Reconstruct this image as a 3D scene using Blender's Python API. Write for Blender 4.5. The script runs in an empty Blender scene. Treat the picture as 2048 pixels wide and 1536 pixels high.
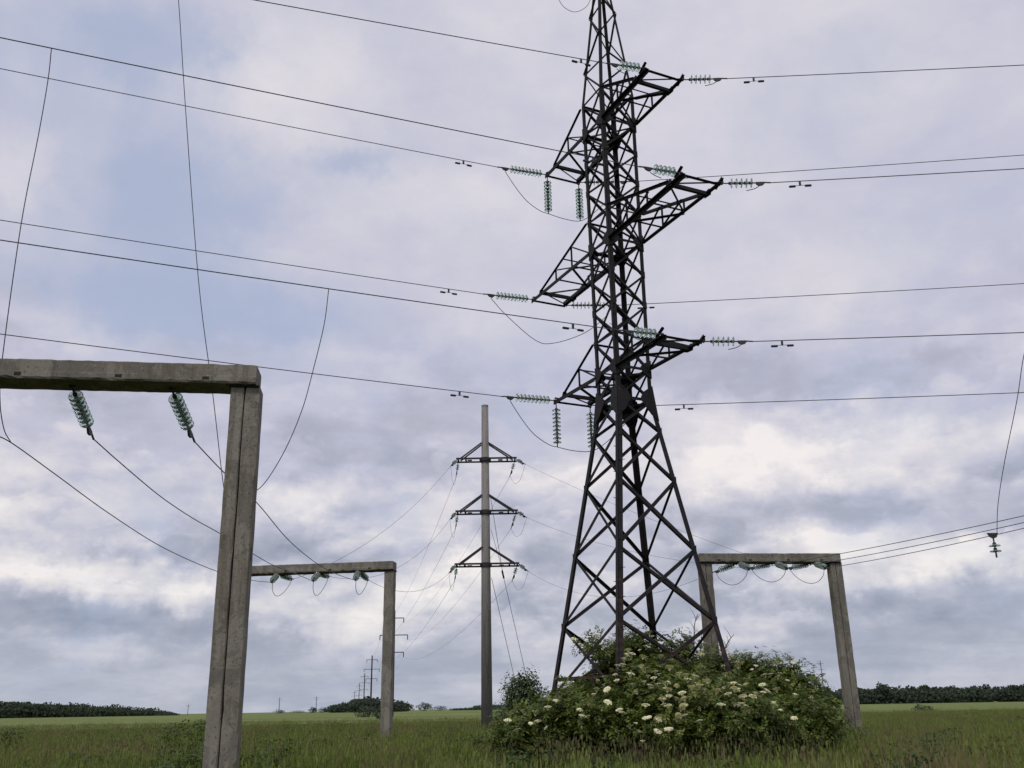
import bpy, math, random
import numpy as np
from mathutils import Vector, Matrix, Quaternion

random.seed(7); rng = np.random.default_rng(7)
scn = bpy.context.scene
col = scn.collection
R = math.radians

# ------------------------------------------------------------------ camera
PITCH, ROLL, FPX, EYE = R(19.021), R(-0.945), 1880.04, 1.6
cF = Vector((0, math.cos(PITCH), math.sin(PITCH)))
cR0 = Vector((1, 0, 0)); cU0 = cR0.cross(cF)
cR = cR0*math.cos(ROLL)+cU0*math.sin(ROLL)
cU = -cR0*math.sin(ROLL)+cU0*math.cos(ROLL)
O = Vector((0, 0, EYE))
cd = bpy.data.cameras.new('camera'); cam = bpy.data.objects.new('camera', cd); col.objects.link(cam)
cam.matrix_world = Matrix(((cR.x, cU.x, -cF.x, 0), (cR.y, cU.y, -cF.y, 0), (cR.z, cU.z, -cF.z, EYE), (0, 0, 0, 1)))
cd.sensor_width = 36; cd.lens = 36*FPX/2048; cd.clip_start = .1; cd.clip_end = 9000
scn.camera = cam
scn.render.resolution_x, scn.render.resolution_y = 1024, 768

def ray(px, py):
    return (cF*FPX+cR*(px-1024)-cU*(py-768)).normalized()
def atY(px, py, Y):
    d = ray(px, py); return O+d*(Y/d.y)
def atz(px, py, z):
    d = ray(px, py); return O+d*((z-EYE)/d.z)
def atplane(px, py, A, B):
    """point of the sight line in the upright plane through A and B"""
    n = Vector((-(B.y-A.y), B.x-A.x, 0)); d = ray(px, py)
    return O+d*((A-O).dot(n)/d.dot(n))

# ------------------------------------------------------------------ world
SUN_EL, SUN_DIR = R(48), Vector((-.45, -.9, 0)).normalized()
world = bpy.data.worlds.new('World'); scn.world = world; world.use_nodes = True
class NT:
    def __init__(s, tree): s.t = tree; s.n = tree.nodes; s.l = tree.links
    def new(s, typ, **kw):
        nd = s.n.new(typ)
        for k, v in kw.items(): setattr(nd, k, v)
        return nd
    def put(s, sock, v):
        if isinstance(v, bpy.types.NodeSocket): s.l.new(v, sock)
        else: sock.default_value = v
    def m(s, op, a, b=None, c=None, clamp=False):
        nd = s.new('ShaderNodeMath', operation=op, use_clamp=clamp)
        for i, v in enumerate((a, b, c)):
            if v is not None: s.put(nd.inputs[i], v)
        return nd.outputs[0]
    def vm(s, op, a, b=None, scale=None):
        nd = s.new('ShaderNodeVectorMath', operation=op)
        s.put(nd.inputs[0], a)
        if b is not None: s.put(nd.inputs[1], b)
        if scale is not None: s.put(nd.inputs['Scale'], scale)
        return nd.outputs[0]
    def noise(s, vec, scale, detail=4, rough=.5, dist=0, out=0):
        nd = s.new('ShaderNodeTexNoise'); s.put(nd.inputs['Vector'], vec)
        nd.inputs['Scale'].default_value = scale; nd.inputs['Detail'].default_value = detail
        nd.inputs['Roughness'].default_value = rough; nd.inputs['Distortion'].default_value = dist
        return nd.outputs[out]
    def ramp(s, fac, stops, interp='LINEAR'):
        nd = s.new('ShaderNodeValToRGB'); s.put(nd.inputs[0], fac); cr = nd.color_ramp; cr.interpolation = interp
        while len(cr.elements) < len(stops): cr.elements.new(.5)
        for e, (p, c) in zip(cr.elements, stops):
            e.position = p; e.color = (*c, 1) if len(c) == 3 else c
        return nd.outputs[0]
    def mix(s, fac, a, b, typ='MIX'):
        nd = s.new('ShaderNodeMix', data_type='RGBA', blend_type=typ)
        s.put(nd.inputs[0], fac); s.put(nd.inputs[6], a); s.put(nd.inputs[7], b); return nd.outputs[2]
    def mr(s, v, a, b, c, d, smooth=False):
        nd = s.new('ShaderNodeMapRange', interpolation_type='SMOOTHSTEP' if smooth else 'LINEAR')
        for i, x in enumerate((v, a, b, c, d)): s.put(nd.inputs[i], x)
        return nd.outputs[0]
    def xyz(s, v):
        nd = s.new('ShaderNodeSeparateXYZ'); s.put(nd.inputs[0], v); return nd.outputs
    def comb(s, x, y, z):
        nd = s.new('ShaderNodeCombineXYZ')
        for i, v in enumerate((x, y, z)): s.put(nd.inputs[i], v)
        return nd.outputs[0]

def azel(px, py):
    d = ray(px, py); return math.atan2(d.x, d.y), math.asin(d.z)

def build_sky():
    w = NT(world.node_tree); w.n.clear()
    out = w.new('ShaderNodeOutputWorld'); bg = w.new('ShaderNodeBackground'); bg.inputs[1].default_value = .1
    w.l.new(bg.outputs[0], out.inputs[0])
    sky = w.new('ShaderNodeTexSky', sky_type='NISHITA'); sky.sun_disc = False
    sky.sun_elevation = SUN_EL; sky.sun_rotation = math.atan2(SUN_DIR.x, SUN_DIR.y); sky.dust_density = 1.5
    tc = w.new('ShaderNodeTexCoord').outputs['Generated']
    d = w.vm('NORMALIZE', tc); x, y, z = w.xyz(d)
    zc = w.m('MAXIMUM', z, 0.0)
    # clouds lie on a level layer: they crowd together towards the horizon
    k = w.m('DIVIDE', 1.0, w.m('ADD', zc, .16))
    P = w.comb(w.m('MULTIPLY', x, k), w.m('MULTIPLY', y, k), w.m('MULTIPLY', z, .5))
    warp = w.vm('SUBTRACT', w.noise(d, 7, 5, .6, out=1), (.5, .5, .5))
    warpb = w.vm('SUBTRACT', w.noise(d, 22, 4, .6, out=1), (.5, .5, .5))
    wx, wy, wz = w.xyz(w.vm('ADD', w.vm('SCALE', warp, scale=.16), w.vm('SCALE', warpb, scale=.10)))
    az = w.m('ADD', w.m('ARCTAN2', x, y), wx); el = w.m('ADD', w.m('ARCSINE', z), w.m('MULTIPLY', wy, .55))
    n1 = w.noise(P, 1.1, 6, .56, .3); n2 = w.noise(P, 3.6, 6, .6, .2); n3 = w.noise(d, 4.0, 6, .55, .4)
    ns = w.m('MULTIPLY', w.m('SUBTRACT', w.noise(w.comb(w.m('MULTIPLY', x, .8), w.m('MULTIPLY', y, .8), w.m('MULTIPLY', z, 4.5)), 6.5, 5, .6, .3), .5), w.mr(z, .0, .42, 1.0, .12))
    def blobs(lst, start):
        acc = start
        for (px, py, rx, rt, rb, amp) in lst:
            a0, e0 = azel(px, py); s = 1/FPX
            u = w.m('MULTIPLY', w.m('SUBTRACT', az, a0), 1/(rx*s))
            vv = w.m('SUBTRACT', el, e0)
            e = w.m('MAXIMUM', w.m('MULTIPLY', vv, 1/(rt*s)), w.m('MULTIPLY', vv, -1/(rb*s)))
            r2 = w.m('ADD', w.m('MULTIPLY', u, u), w.m('MULTIPLY', e, e))
            if amp < 0: amp *= .72
            g = w.m('DIVIDE', amp, w.m('ADD', 1.0, w.m('MULTIPLY', r2, w.m('ADD', r2, r2))))
            acc = w.m('ADD', acc, g)
        return acc
    # brightness of the cloud
    base = w.mr(z, 0.0, .45, .565, .645)
    v = w.m('ADD', base, w.m('MULTIPLY', w.m('SUBTRACT', n1, .5), w.mr(z, .0, .25, .10, .22)))
    v = w.m('ADD', v, w.m('MULTIPLY', w.m('SUBTRACT', n2, .5), w.mr(z, .0, .25, .08, .15)))
    v = w.m('ADD', v, w.m('MULTIPLY', ns, .34))
    # heaps: lit on top, shaded underneath
    Q = w.vm('ADD', w.vm('MULTIPLY', d, (1.0, 1.0, 1.75)), w.vm('SCALE', warp, scale=.05))
    def heap(sc, dz, amp, v, off, lo=.04, hi=.40, top=.15):
        Q1 = w.vm('ADD', Q, off); Q2 = w.vm('ADD', Q1, (0, 0, dz))
        a_ = w.noise(Q1, sc, 7, .585); b_ = w.noise(Q2, sc, 2, .5)
        rel = w.m('SUBTRACT', a_, b_)
        inside = w.mr(a_, .465, .53, .2, 1.0, True)
        return w.m('ADD', v, w.m('MULTIPLY', w.m('MULTIPLY', rel, inside), w.m('MULTIPLY', w.mr(z, lo, hi, amp, amp*top), w.mr(z, .02, .13, .12, 1.0, True))))
    v = heap(3.6, .12, 1.15, v, (3.1, .4, 1.2)); v = heap(7.0, .06, 1.0, v, (1.1, 5.4, .2)); v = heap(14.0, .03, .75, v, (7.1, 2.4, 4.2), top=.05)
    v = blobs([
        # px, py, half width, soft top, soft bottom, amount : bright heaps
        (60,1020,150,60,60,.13),(230,1150,190,35,50,.13),(350,1150,100,50,60,.10),(60,1160,110,40,50,.08),
        (620,985,130,35,45,.16),(880,1020,120,45,50,.18),(700,1060,170,30,40,.10),(950,1150,90,40,60,.14),
        (620,1230,190,30,45,.13),(230,1300,120,25,40,.10),(1530,905,70,60,40,.14),(1500,950,190,60,60,.10),
        (1850,900,240,60,60,.13),(1800,1000,200,40,50,.06),(1680,1080,160,40,50,.15),(1860,1130,200,50,60,.14),(1560,1190,150,40,50,.12),
        (560,180,260,160,150,.10),(900,380,340,70,90,.10),(1500,200,500,220,200,.05),(1000,640,330,90,80,.06),(1560,560,420,80,90,.08),(40,330,90,100,90,.08),
        (1240,1090,130,60,60,.07),(1500,1270,120,30,30,.09),(1400,830,130,50,60,.09),(700,1150,140,40,40,.06),
        # shaded undersides
        (130,1075,240,45,30,-.17),(80,1000,120,40,40,-.08),(200,1215,330,30,35,-.15),(420,1240,150,25,30,-.10),
        (600,1110,180,30,30,-.05),(1640,1025,260,50,40,-.20),(1800,770,300,45,45,-.15),(1500,760,160,60,40,-.09),
        (1900,1190,260,35,40,-.19),(1500,1235,220,35,30,-.14),(800,1320,400,40,40,-.07),(1950,1060,120,30,30,-.08),
        (1750,1290,300,30,35,-.07),(800,690,150,60,60,-.08),(1380,720,130,50,50,-.08),(560,1290,200,25,25,-.06),(1100,1230,220,25,30,-.07),(650,1050,160,30,35,-.07),
    ], v)
    v = w.m('ADD', w.m('MULTIPLY', w.m('SUBTRACT', v, .59), w.mr(z, .05, .45, 1.18, 1.05)), .60)
    v = w.m('ADD', v, w.m('MULTIPLY', w.m('SUBTRACT', w.noise(Q, 26, 5, .65), .5), w.mr(z, .05, .4, .16, .06)))
    # where the blue shows through thin cloud
    thin = w.m('ADD', w.m('MULTIPLY', w.m('SUBTRACT', n3, .52), 2.0), w.m('MULTIPLY', w.m('SUBTRACT', n2, .5), 1.1))
    thin = blobs([(180,500,290,220,210,.72),(260,610,330,70,60,.40),(60,180,160,60,60,.30),(340,90,150,120,110,.75),(120,60,200,100,90,.40),(680,310,120,40,40,.55),(420,400,200,120,140,.45),
                  (1180,60,150,60,50,.25),(330,1020,90,60,60,.30),(560,620,260,60,60,.30),(1820,60,200,80,80,.22),(1300,620,260,60,60,.16),(1250,300,300,120,120,.14)], thin)
    thin = w.m('MULTIPLY', w.mr(thin, -.15, 1.1, 0.0, 1.0, True), .80)
    cloud = w.ramp(v, [(.18,(.235,.26,.355)),(.36,(.32,.345,.445)),(.52,(.435,.445,.54)),(.64,(.555,.555,.675)),(.76,(.70,.675,.735)),(.92,(.90,.845,.845))])
    grey = w.mix(w.mr(z, .02, .30, .75, 0.0), cloud, w.ramp(v, [(.18,(.22,.265,.36)),(.36,(.30,.345,.435)),(.52,(.39,.43,.515)),(.64,(.545,.56,.625)),(.76,(.70,.70,.71)),(.92,(.90,.87,.84))]))
    cl10 = w.vm('SCALE', grey, scale=10.0)
    blue = w.mix(.80, sky.outputs[0], (4.2, 4.95, 6.9, 1))
    tot = w.mix(thin, cl10, blue)
    # below the horizon only ground is met
    tot = w.mix(w.mr(z, -.02, 0.0, 1.0, 0.0), tot, (.9, 1.0, .7, 1))
    w.l.new(tot, bg.inputs[0])
build_sky()
sl = bpy.data.lights.new('sun', 'SUN'); sun = bpy.data.objects.new('sun', sl); col.objects.link(sun)
sl.energy = 1.5; sl.angle = R(10); sl.color = (1, .95, .87)
sd = Vector((SUN_DIR.x*math.cos(SUN_EL), SUN_DIR.y*math.cos(SUN_EL), math.sin(SUN_EL)))
sun.rotation_mode = 'QUATERNION'; sun.rotation_quaternion = sd.to_track_quat('Z', 'Y')
scn.view_settings.view_transform = 'Standard'; scn.view_settings.look = 'None'
scn.view_settings.exposure = 0; scn.view_settings.gamma = 1
scn.view_settings.use_curve_mapping = False
scn.cycles.max_bounces = 8; scn.cycles.transparent_max_bounces = 12

# ------------------------------------------------------------------ materials
def material(name, rough=.8, metal=0, spec=.3):
    mt = bpy.data.materials.new(name); mt.use_nodes = True; t = NT(mt.node_tree)
    b = [n for n in t.n if n.type == 'BSDF_PRINCIPLED'][0]
    b.inputs['Roughness'].default_value = rough; b.inputs['Metallic'].default_value = metal
    b.inputs['Specular IOR Level'].default_value = spec
    return mt, t, b
def bump(t, b, h, strength=.3, dist=.01):
    nd = t.new('ShaderNodeBump'); nd.inputs['Strength'].default_value = strength; nd.inputs['Distance'].default_value = dist
    t.l.new(h, nd.inputs['Height']); t.l.new(nd.outputs[0], b.inputs['Normal'])
def geo(t): return t.new('ShaderNodeNewGeometry')
def pos(t): return geo(t).outputs['Position']

def mat_concrete(name, c0, c1, scale=1.0, dark=(.10,.092,.08)):
    mt, t, b = material(name, .92, spec=.15)
    p = pos(t)
    st = t.vm('MULTIPLY', p, (1, 1, .35))
    n = t.noise(st, 2.2*scale, 6, .62); f = t.noise(p, 14*scale, 6, .85); pit = t.noise(p, 24*scale, 4, .7)
    c = t.mix(t.mr(n, .32, .68, 0, 1), (*c0, 1), (*c1, 1))
    c = t.mix(t.mr(f, .35, .75, .0, .55), c, (*[x*1.32 for x in c1], 1))
    c = t.mix(t.mr(t.noise(t.vm('MULTIPLY', p, (1, 1, .10)), 6, 6, .7), .50, .62, 0, .6), c, (.12, .105, .075, 1))
    c = t.mix(t.mr(t.noise(p, 1.1, 6, .7, 1.2), .50, .515, 0, .45), c, (.10, .092, .08, 1)) if scale == 1.0 else c
    c = t.mix(t.mr(pit, .58, .66, 0, .8), c, (*dark, 1))
    c = t.mix(t.mr(t.noise(p, 19*scale, 5, .75), .60, .70, 0, .55), c, (.42, .40, .34, 1))
    t.l.new(c, b.inputs['Base Color'])
    bump(t, b, t.m('SUBTRACT', f, t.mr(pit, .6, .72, 0, 1.5)), .55, .012)
    return mt
M = {}
M['concrete'] = mat_concrete('weathered_concrete', (.165,.15,.122), (.235,.22,.188))
M['concrete_pole'] = mat_concrete('spun_concrete', (.195,.188,.178), (.235,.228,.216), .7, (.11,.10,.09))
def mat_steel():
    mt, t, b = material('dark_rusted_steel', .75, spec=.25)
    p = pos(t); n = t.noise(p, 5, 6, .65); low = t.mr(t.xyz(p)[2], 1.0, 6.0, .15, -.06)
    c = t.ramp(t.m('ADD', n, low), [(.42,(.017,.016,.018)),(.60,(.027,.022,.022)),(.72,(.085,.042,.026)),(.87,(.16,.07,.035))])
    t.l.new(c, b.inputs['Base Color']); bump(t, b, n, .2, .004); return mt
M['steel'] = mat_steel()
def mat_plain(name, c, rough=.6, metal=0, var=.25, scale=12):
    mt, t, b = material(name, rough, metal)
    n = t.noise(pos(t), scale, 4, .6)
    t.l.new(t.mix(n, (*[x*(1-var) for x in c], 1), (*[x*(1+var) for x in c], 1)), b.inputs['Base Color']); return mt
M['fitting'] = mat_plain('galvanised_fitting', (.05,.05,.052), .6, .3)
M['wire'] = mat_plain('weathered_aluminium_wire', (.085,.085,.095), .55, .3)
M['wire_rust'] = mat_plain('rusty_guy_cable', (.10,.09,.08), .7, .2)
M['arm'] = mat_plain('dark_painted_steel', (.03,.027,.03), .7, .1)
M['seam'] = mat_plain('dark_mortar_and_hollow_shade', (.03,.026,.022), .95)
def mat_glass():
    mt, t, b = material('greenish_insulator_glass', .08, spec=.6)
    b.inputs['Base Color'].default_value = (.82, .97, .90, 1)
    b.inputs['Transmission Weight'].default_value = .82; b.inputs['IOR'].default_value = 1.45
    return mt
M['glass'] = mat_glass()
def mat_leaf(name, stops, scale=1.5, rough=.55, wr=.55):
    mt, t, b = material(name, rough, spec=.25)
    g = geo(t); rnd = g.outputs['Random Per Island']
    n = t.noise(g.outputs['Position'], scale, 3, .6)
    c = t.ramp(t.m('ADD', t.m('MULTIPLY', rnd, wr), t.m('MULTIPLY', n if wr > .5 else t.mr(n, .32, .68, 0, 1, True), 1-wr)), stops)
    t.l.new(c, b.inputs['Base Color'])
    tr = t.new('ShaderNodeBsdfTranslucent'); t.l.new(t.mix(.5, c, (.12,.16,.03,1)), tr.inputs[0])
    mx = t.new('ShaderNodeMixShader'); mx.inputs[0].default_value = .28
    out = [n_ for n_ in t.n if n_.type == 'OUTPUT_MATERIAL'][0]
    t.l.new(b.outputs[0], mx.inputs[1]); t.l.new(tr.outputs[0], mx.inputs[2]); t.l.new(mx.outputs[0], out.inputs[0])
    return mt
M['elder_leaf'] = mat_leaf('elder_leaf', [(.15,(.032,.054,.011)),(.40,(.072,.108,.02)),(.64,(.14,.18,.036)),(.9,(.27,.30,.075))])
M['light_leaf'] = mat_leaf('shrub_leaf', [(.15,(.05,.08,.035)),(.5,(.09,.13,.06)),(.9,(.17,.22,.11))])
M['weed_leaf'] = mat_leaf('weed_leaf', [(.15,(.028,.05,.012)),(.5,(.055,.09,.02)),(.9,(.10,.15,.03))])
M['wood_hazed'] = mat_leaf('hazed_wood_leaf', [(.15,(.035,.05,.04)),(.5,(.055,.075,.055)),(.9,(.08,.105,.07))], .03, .9)  # leaf colour lightened to stand in for distance haze
M['grass'] = mat_leaf('meadow_grass', [(.12,(.085,.13,.022)),(.36,(.14,.195,.036)),(.58,(.20,.24,.06)),(.70,(.165,.155,.06)),(.85,(.19,.15,.085)),(.95,(.22,.17,.09))], .22, .7, .42)
M['dry'] = mat_leaf('dry_stems', [(.15,(.05,.045,.022)),(.5,(.10,.085,.045)),(.9,(.17,.15,.085))], 1.0, .8)
M['bark'] = mat_plain('grey_brown_bark', (.07,.055,.042), .9)
M['flower'] = mat_plain('cream_elder_flower', (.80,.78,.50), .8, 0, .08, 40)
M['dry_flower'] = mat_plain('yellow_flower', (.45,.42,.10), .8)

# ------------------------------------------------------------------ mesh helpers
class MB:
    def __init__(s): s.v = []; s.f = []
    def add(s, vs, fs):
        o = len(s.v); s.v.extend([tuple(x) for x in vs]); s.f.extend([tuple(i+o for i in f) for f in fs]); return s
    def prism(s, p0, p1, poly, ref=Vector((0, 0, 1)), scale1=1.0):
        """sweep a 2-D outline from p0 to p1"""
        p0 = Vector(p0); p1 = Vector(p1); d = (p1-p0).normalized(); ref = Vector(ref)
        if abs(d.dot(ref.normalized())) > .98: ref = Vector((1, 0, 0)) if abs(d.x) < .9 else Vector((0, 1, 0))
        a = ref.cross(d).normalized(); b = d.cross(a); n = len(poly)
        vs = [p0+a*x+b*y for x, y in poly]+[p1+a*x*scale1+b*y*scale1 for x, y in poly]
        fs = [(i, (i+1) % n, (i+1) % n+n, i+n) for i in range(n)]+[tuple(range(n))[::-1], tuple(range(n, 2*n))]
        return s.add(vs, fs)
    def angle(s, p0, p1, w, ref, t=None):
        t = t or w*.13; h = w*.3
        return s.prism(p0, p1, [(-h, -h), (w-h, -h), (w-h, t-h), (t-h, t-h), (t-h, w-h), (-h, w-h)], ref)
    def bar(s, p0, p1, w, h, ref=(0, 0, 1)):
        return s.prism(p0, p1, [(-w/2, -h/2), (w/2, -h/2), (w/2, h/2), (-w/2, h/2)], ref)
    def box(s, c, sz, rot=0, ch=0.0):
        c = Vector(c); x, y, z = [k/2 for k in sz]
        if ch:
            poly = [(-x+ch, -y), (x-ch, -y), (x, -y+ch), (x, y-ch), (x-ch, y), (-x+ch, y), (-x, y-ch), (-x, -y+ch)]
        else: poly = [(-x, -y), (x, -y), (x, y), (-x, y)]
        ca, sa = math.cos(rot), math.sin(rot); n = len(poly)
        vs = [(c.x+px*ca-py*sa, c.y+px*sa+py*ca, c.z+zz) for zz in (-z, z) for px, py in poly]
        return s.add(vs, [(i, (i+1) % n, (i+1) % n+n, i+n) for i in range(n)]+[tuple(range(n))[::-1], tuple(range(n, 2*n))])
    def tube(s, pts, r, n=6, r1=None):
        pts = [Vector(p) for p in pts]; m = len(pts); vs = []; prev = None
        for i, p in enumerate(pts):
            d = (pts[min(i+1, m-1)]-pts[max(i-1, 0)]).normalized()
            if prev is None: prev = Vector((0, 0, 1)) if abs(d.z) < .9 else Vector((1, 0, 0))
            a = (prev-d*prev.dot(d)).normalized(); b = d.cross(a); prev = a
            rr = r if r1 is None else r+(r1-r)*i/(m-1)
            vs += [p+(a*math.cos(2*math.pi*j/n)+b*math.sin(2*math.pi*j/n))*rr for j in range(n)]
        fs = [(i*n+j, i*n+(j+1) % n, (i+1)*n+(j+1) % n, (i+1)*n+j) for i in range(m-1) for j in range(n)]
        fs += [tuple(range(n))[::-1], tuple(range((m-1)*n, m*n))]
        return s.add(vs, fs)
    def lathe(s, prof, n=14, axis='x', base=0.0):
        """prof: (position along the axis, radius)"""
        vs = []; m = len(prof)
        for a, r in prof:
            for j in range(n):
                t = 2*math.pi*j/n; p = (a+base, r*math.cos(t), r*math.sin(t))
                vs.append(p if axis == 'x' else (p[1], p[2], p[0]))
        fs = [(i*n+j, i*n+(j+1) % n, (i+1)*n+(j+1) % n, (i+1)*n+j) for i in range(m-1) for j in range(n)]
        fs += [tuple(range(n))[::-1], tuple(range((m-1)*n, m*n))]
        return s.add(vs, fs)
    def plate(s, pts, nrm, t):
        nrm = Vector(nrm).normalized()*t/2; n = len(pts); pts = [Vector(p) for p in pts]
        return s.add([p-nrm for p in pts]+[p+nrm for p in pts], [tuple(range(n))[::-1], tuple(range(n, 2*n))]+[(i, (i+1) % n, (i+1) % n+n, i+n) for i in range(n)])
    def mesh(s, name, mat=None, off=None, smooth=False):
        me = bpy.data.meshes.new(name); v = s.v
        if off is not None: v = [(a-off[0], b-off[1], c-off[2]) for a, b, c in v]
        me.from_pydata(v, [], s.f); me.update()
        if mat: me.materials.append(M[mat])
        if smooth: me.polygons.foreach_set('use_smooth', [True]*len(me.polygons))
        return me
WL = {}
def tag(o, label=None, cat=None, group=None, kind=None):
    if label: o['label'] = label
    if cat: o['category'] = cat
    if group: o['group'] = group
    if kind: o['kind'] = kind
    return o
def link(name, data, parent=None):
    o = bpy.data.objects.new(name, data); col.objects.link(o)
    if parent is not None: o.parent = parent
    return o
def root(name, loc, label, cat, group=None):
    o = link(name, None); o.location = loc; WL[o.name] = Vector(loc); o.empty_display_size = .3
    return tag(o, label, cat, group)
def part(name, mb, mat, parent, smooth=False, kind=None, label=None):
    """mesh given in world coordinates under a root or one of its parts"""
    base = WL.get(parent.name, Vector((0, 0, 0)))
    o = link(name, mb.mesh(name, mat, base, smooth), parent); WL[o.name] = base
    return tag(o, label, kind=kind)
def copy_tree(o, parent=None):
    c = o.copy(); col.objects.link(c); c.parent = parent
    for k in list(o.children): copy_tree(k, c)
    return c

# ------------------------------------------------------------------ ground
def sheet(name, pts, mat, kind='structure'):
    me = bpy.data.meshes.new(name); me.from_pydata(pts, [], [tuple(range(len(pts)))]); me.materials.append(mat)
    return tag(link(name, me), kind=kind)
def mat_ground():
    mt, t, b = material('meadow_soil', .95, spec=.05)
    p = pos(t); n = t.noise(p, .22, 6, .65); f = t.noise(p, 5, 5, .7)
    c = t.ramp(n, [(.3,(.035,.045,.016)),(.5,(.055,.065,.02)),(.7,(.085,.075,.035))])
    c = t.mix(t.mr(f, .3, .75, 0, .5), c, (.10,.105,.035,1)); t.l.new(c, b.inputs['Base Color']); bump(t, b, f, .5, .05); return mt
def mat_field():
    mt, t, b = material('young_crop', .9, spec=.05)
    p = pos(t); n = t.noise(t.vm('MULTIPLY', p, (.02, .05, 1)), 1.0, 6, .6); f = t.noise(p, 1.2, 6, .75)
    rows = t.noise(t.vm('MULTIPLY', p, (.25, .02, 1)), 1.5, 3, .5)
    c = t.ramp(n, [(.3,(.13,.17,.055)),(.5,(.18,.22,.075)),(.72,(.25,.28,.11))])
    c = t.mix(t.mr(f, .3, .7, 0, .45), c, (.085,.11,.035,1)); c = t.mix(t.mr(rows, .45, .6, 0, .2), c, (.2,.21,.09,1))
    t.l.new(c, b.inputs['Base Color']); bump(t, b, f, 1.0, .3); return mt
gm = mat_ground()
NX, NY = 90, 120
xs = np.linspace(-1, 1, NX); ys = np.linspace(0, 1, NY)
gv = []; 
for yy in ys:
    Y = -60+ 4200*yy**2.6
    for xx in xs:
        X = xx*(80+Y*1.1+60)
        gv.append((X, Y, .05*math.sin(X*.21+1)*math.cos(Y*.17)+.04*math.sin(X*.07+Y*.11)))
gf = [(j*NX+i, j*NX+i+1, (j+1)*NX+i+1, (j+1)*NX+i) for j in range(NY-1) for i in range(NX-1)]
me = bpy.data.meshes.new('meadow_ground'); me.from_pydata(gv, [], gf); me.materials.append(gm)
me.polygons.foreach_set('use_smooth', [True]*len(me.polygons))
tag(link('meadow_ground', me), kind='structure')
# young crop stands half a metre high from about 100 m on
fm = mat_field(); fv = []; ff = []
edge = []
for i in range(140):
    a = -1.0+2.0*i/139; Y0 = 92+20*math.sin(a*2.3+.4)+3*math.sin(a*17); X = math.tan(a*.95)*Y0
    edge.append((X, Y0))
rad = [0, .0, .4, 1.2, 4, 12, 34]
n_ = len(edge)
for q, r_ in enumerate(rad):
    for i, (X, Y) in enumerate(edge):
        h = (.05 if q == 0 else .55+(.03*math.sin(i*1.7) if q == 1 else 0)); k = 1+r_
        fv.append((X*k, Y*k, h))
for q in range(len(rad)-1):
    for i in range(n_-1): ff.append((q*n_+i, q*n_+i+1, (q+1)*n_+i+1, (q+1)*n_+i))
me = bpy.data.meshes.new('crop_field'); me.from_pydata(fv, [], ff); me.materials.append(fm)
tag(link('crop_field', me), kind='structure')

# ------------------------------------------------------------------ insulator strings
DISC = [(.0,.045),(.012,.095),(.03,.127),(.045,.127),(.04,.112),(.052,.10),(.046,.082),(.056,.07),(.048,.045)]
def string_proto(name, n, pitch, scale=1.0, clamp=True, ck=None):
    r0 = root(name, (0, 0, 0), 'x', 'insulator')
    lead = .2*scale
    rod = MB(); rod.tube([(0, 0, 0), (lead, 0, 0)], .018*scale, 6); rod.lathe([(0,.02),(.01,.045),(.05,.045),(.06,.02)], 8)
    for i in range(n):
        b = lead+i*pitch
        rod.lathe([(0,.02*scale),(.01*scale,.042*scale),(.06*scale,.042*scale),(.075*scale,.03*scale),(pitch,.016*scale)], 8, base=b)
    L = lead+n*pitch
    rod.tube([(L, 0, 0), (L+.1*scale, 0, 0)], .02*scale, 6)
    part('metal_rod', rod, 'fitting', r0)
    dm = MB().lathe([(a*scale, r*scale) for a, r in DISC], 16)
    me = dm.mesh('glass_disc', 'glass', smooth=True)
    for i in range(n):
        o = link('glass_disc', me, r0); o.location = (lead+i*pitch+.045*scale, 0, 0)
    if clamp:
        k = ck or scale; c = MB()
        c.plate([(L+.08*k,0,.03*k),(L+.36*k,0,.035*k),(L+.42*k,0,.0),(L+.34*k,0,-.09*k),(L+.2*k,0,-.13*k),(L+.1*k,0,-.06*k)], (0,1,0), .05*k)
        c.bar((L+.3*k,0,.02*k),(L+.62*k,0,.0),.035*k,.04*k)
        part('strain_clamp', c, 'fitting', r0)
        tail = L+.62*k-.02
    else: tail = L+.1*scale
    return r0, tail
P8 = string_proto('insulator_string', 9, .127, ck=.75)
P5 = string_proto('insulator_string', 5, .127, ck=.72)
P4 = string_proto('insulator_string', 9, .127, clamp=False)
P3 = string_proto('insulator_string', 3, .13, .9)
PP = string_proto('insulator_string', 7, .127, ck=.8)
used = {}
def place_string(P, A, toward, label, group, flip=False):
    proto, L = P
    A = Vector(A); d = (Vector(toward)-A).normalized()
    o = proto if proto.name not in used else copy_tree(proto)
    if proto.name not in used: used[proto.name] = 1
    up = Vector((0, 0, 1)) if abs(d.z) < .95 else Vector((0, 1, 0))
    y = up.cross(d).normalized(); z = d.cross(y)
    o.matrix_world = Matrix(((d.x, y.x, z.x, A.x), (d.y, y.y, z.y, A.y), (d.z, y.z, z.z, A.z), (0, 0, 0, 1)))
    tag(o, label, 'insulator', group)
    return A+d*L

def wire(name, pts, r, label, cat='wire', group=None, mat='wire', n=5):
    b = root_pt = Vector(pts[0]); mb = MB().tube(pts, r, n)
    o = link(name, mb.mesh(name, mat, root_pt)); o.location = root_pt
    return tag(o, label, cat, group)
def smooth_path(pts, n=8):
    """Catmull-Rom through given points"""
    pts = [Vector(p) for p in pts]; q = [pts[0]*2-pts[1]]+pts+[pts[-1]*2-pts[-2]]; out = []
    for i in range(1, len(q)-2):
        for k in range(n):
            t = k/n; a, b, c, d = q[i-1], q[i], q[i+1], q[i+2]
            out.append(.5*((2*b)+(c-a)*t+(2*a-5*b+4*c-d)*t*t+(3*b-a-3*c+d)*t**3))
    return out+[pts[-1]]

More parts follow.
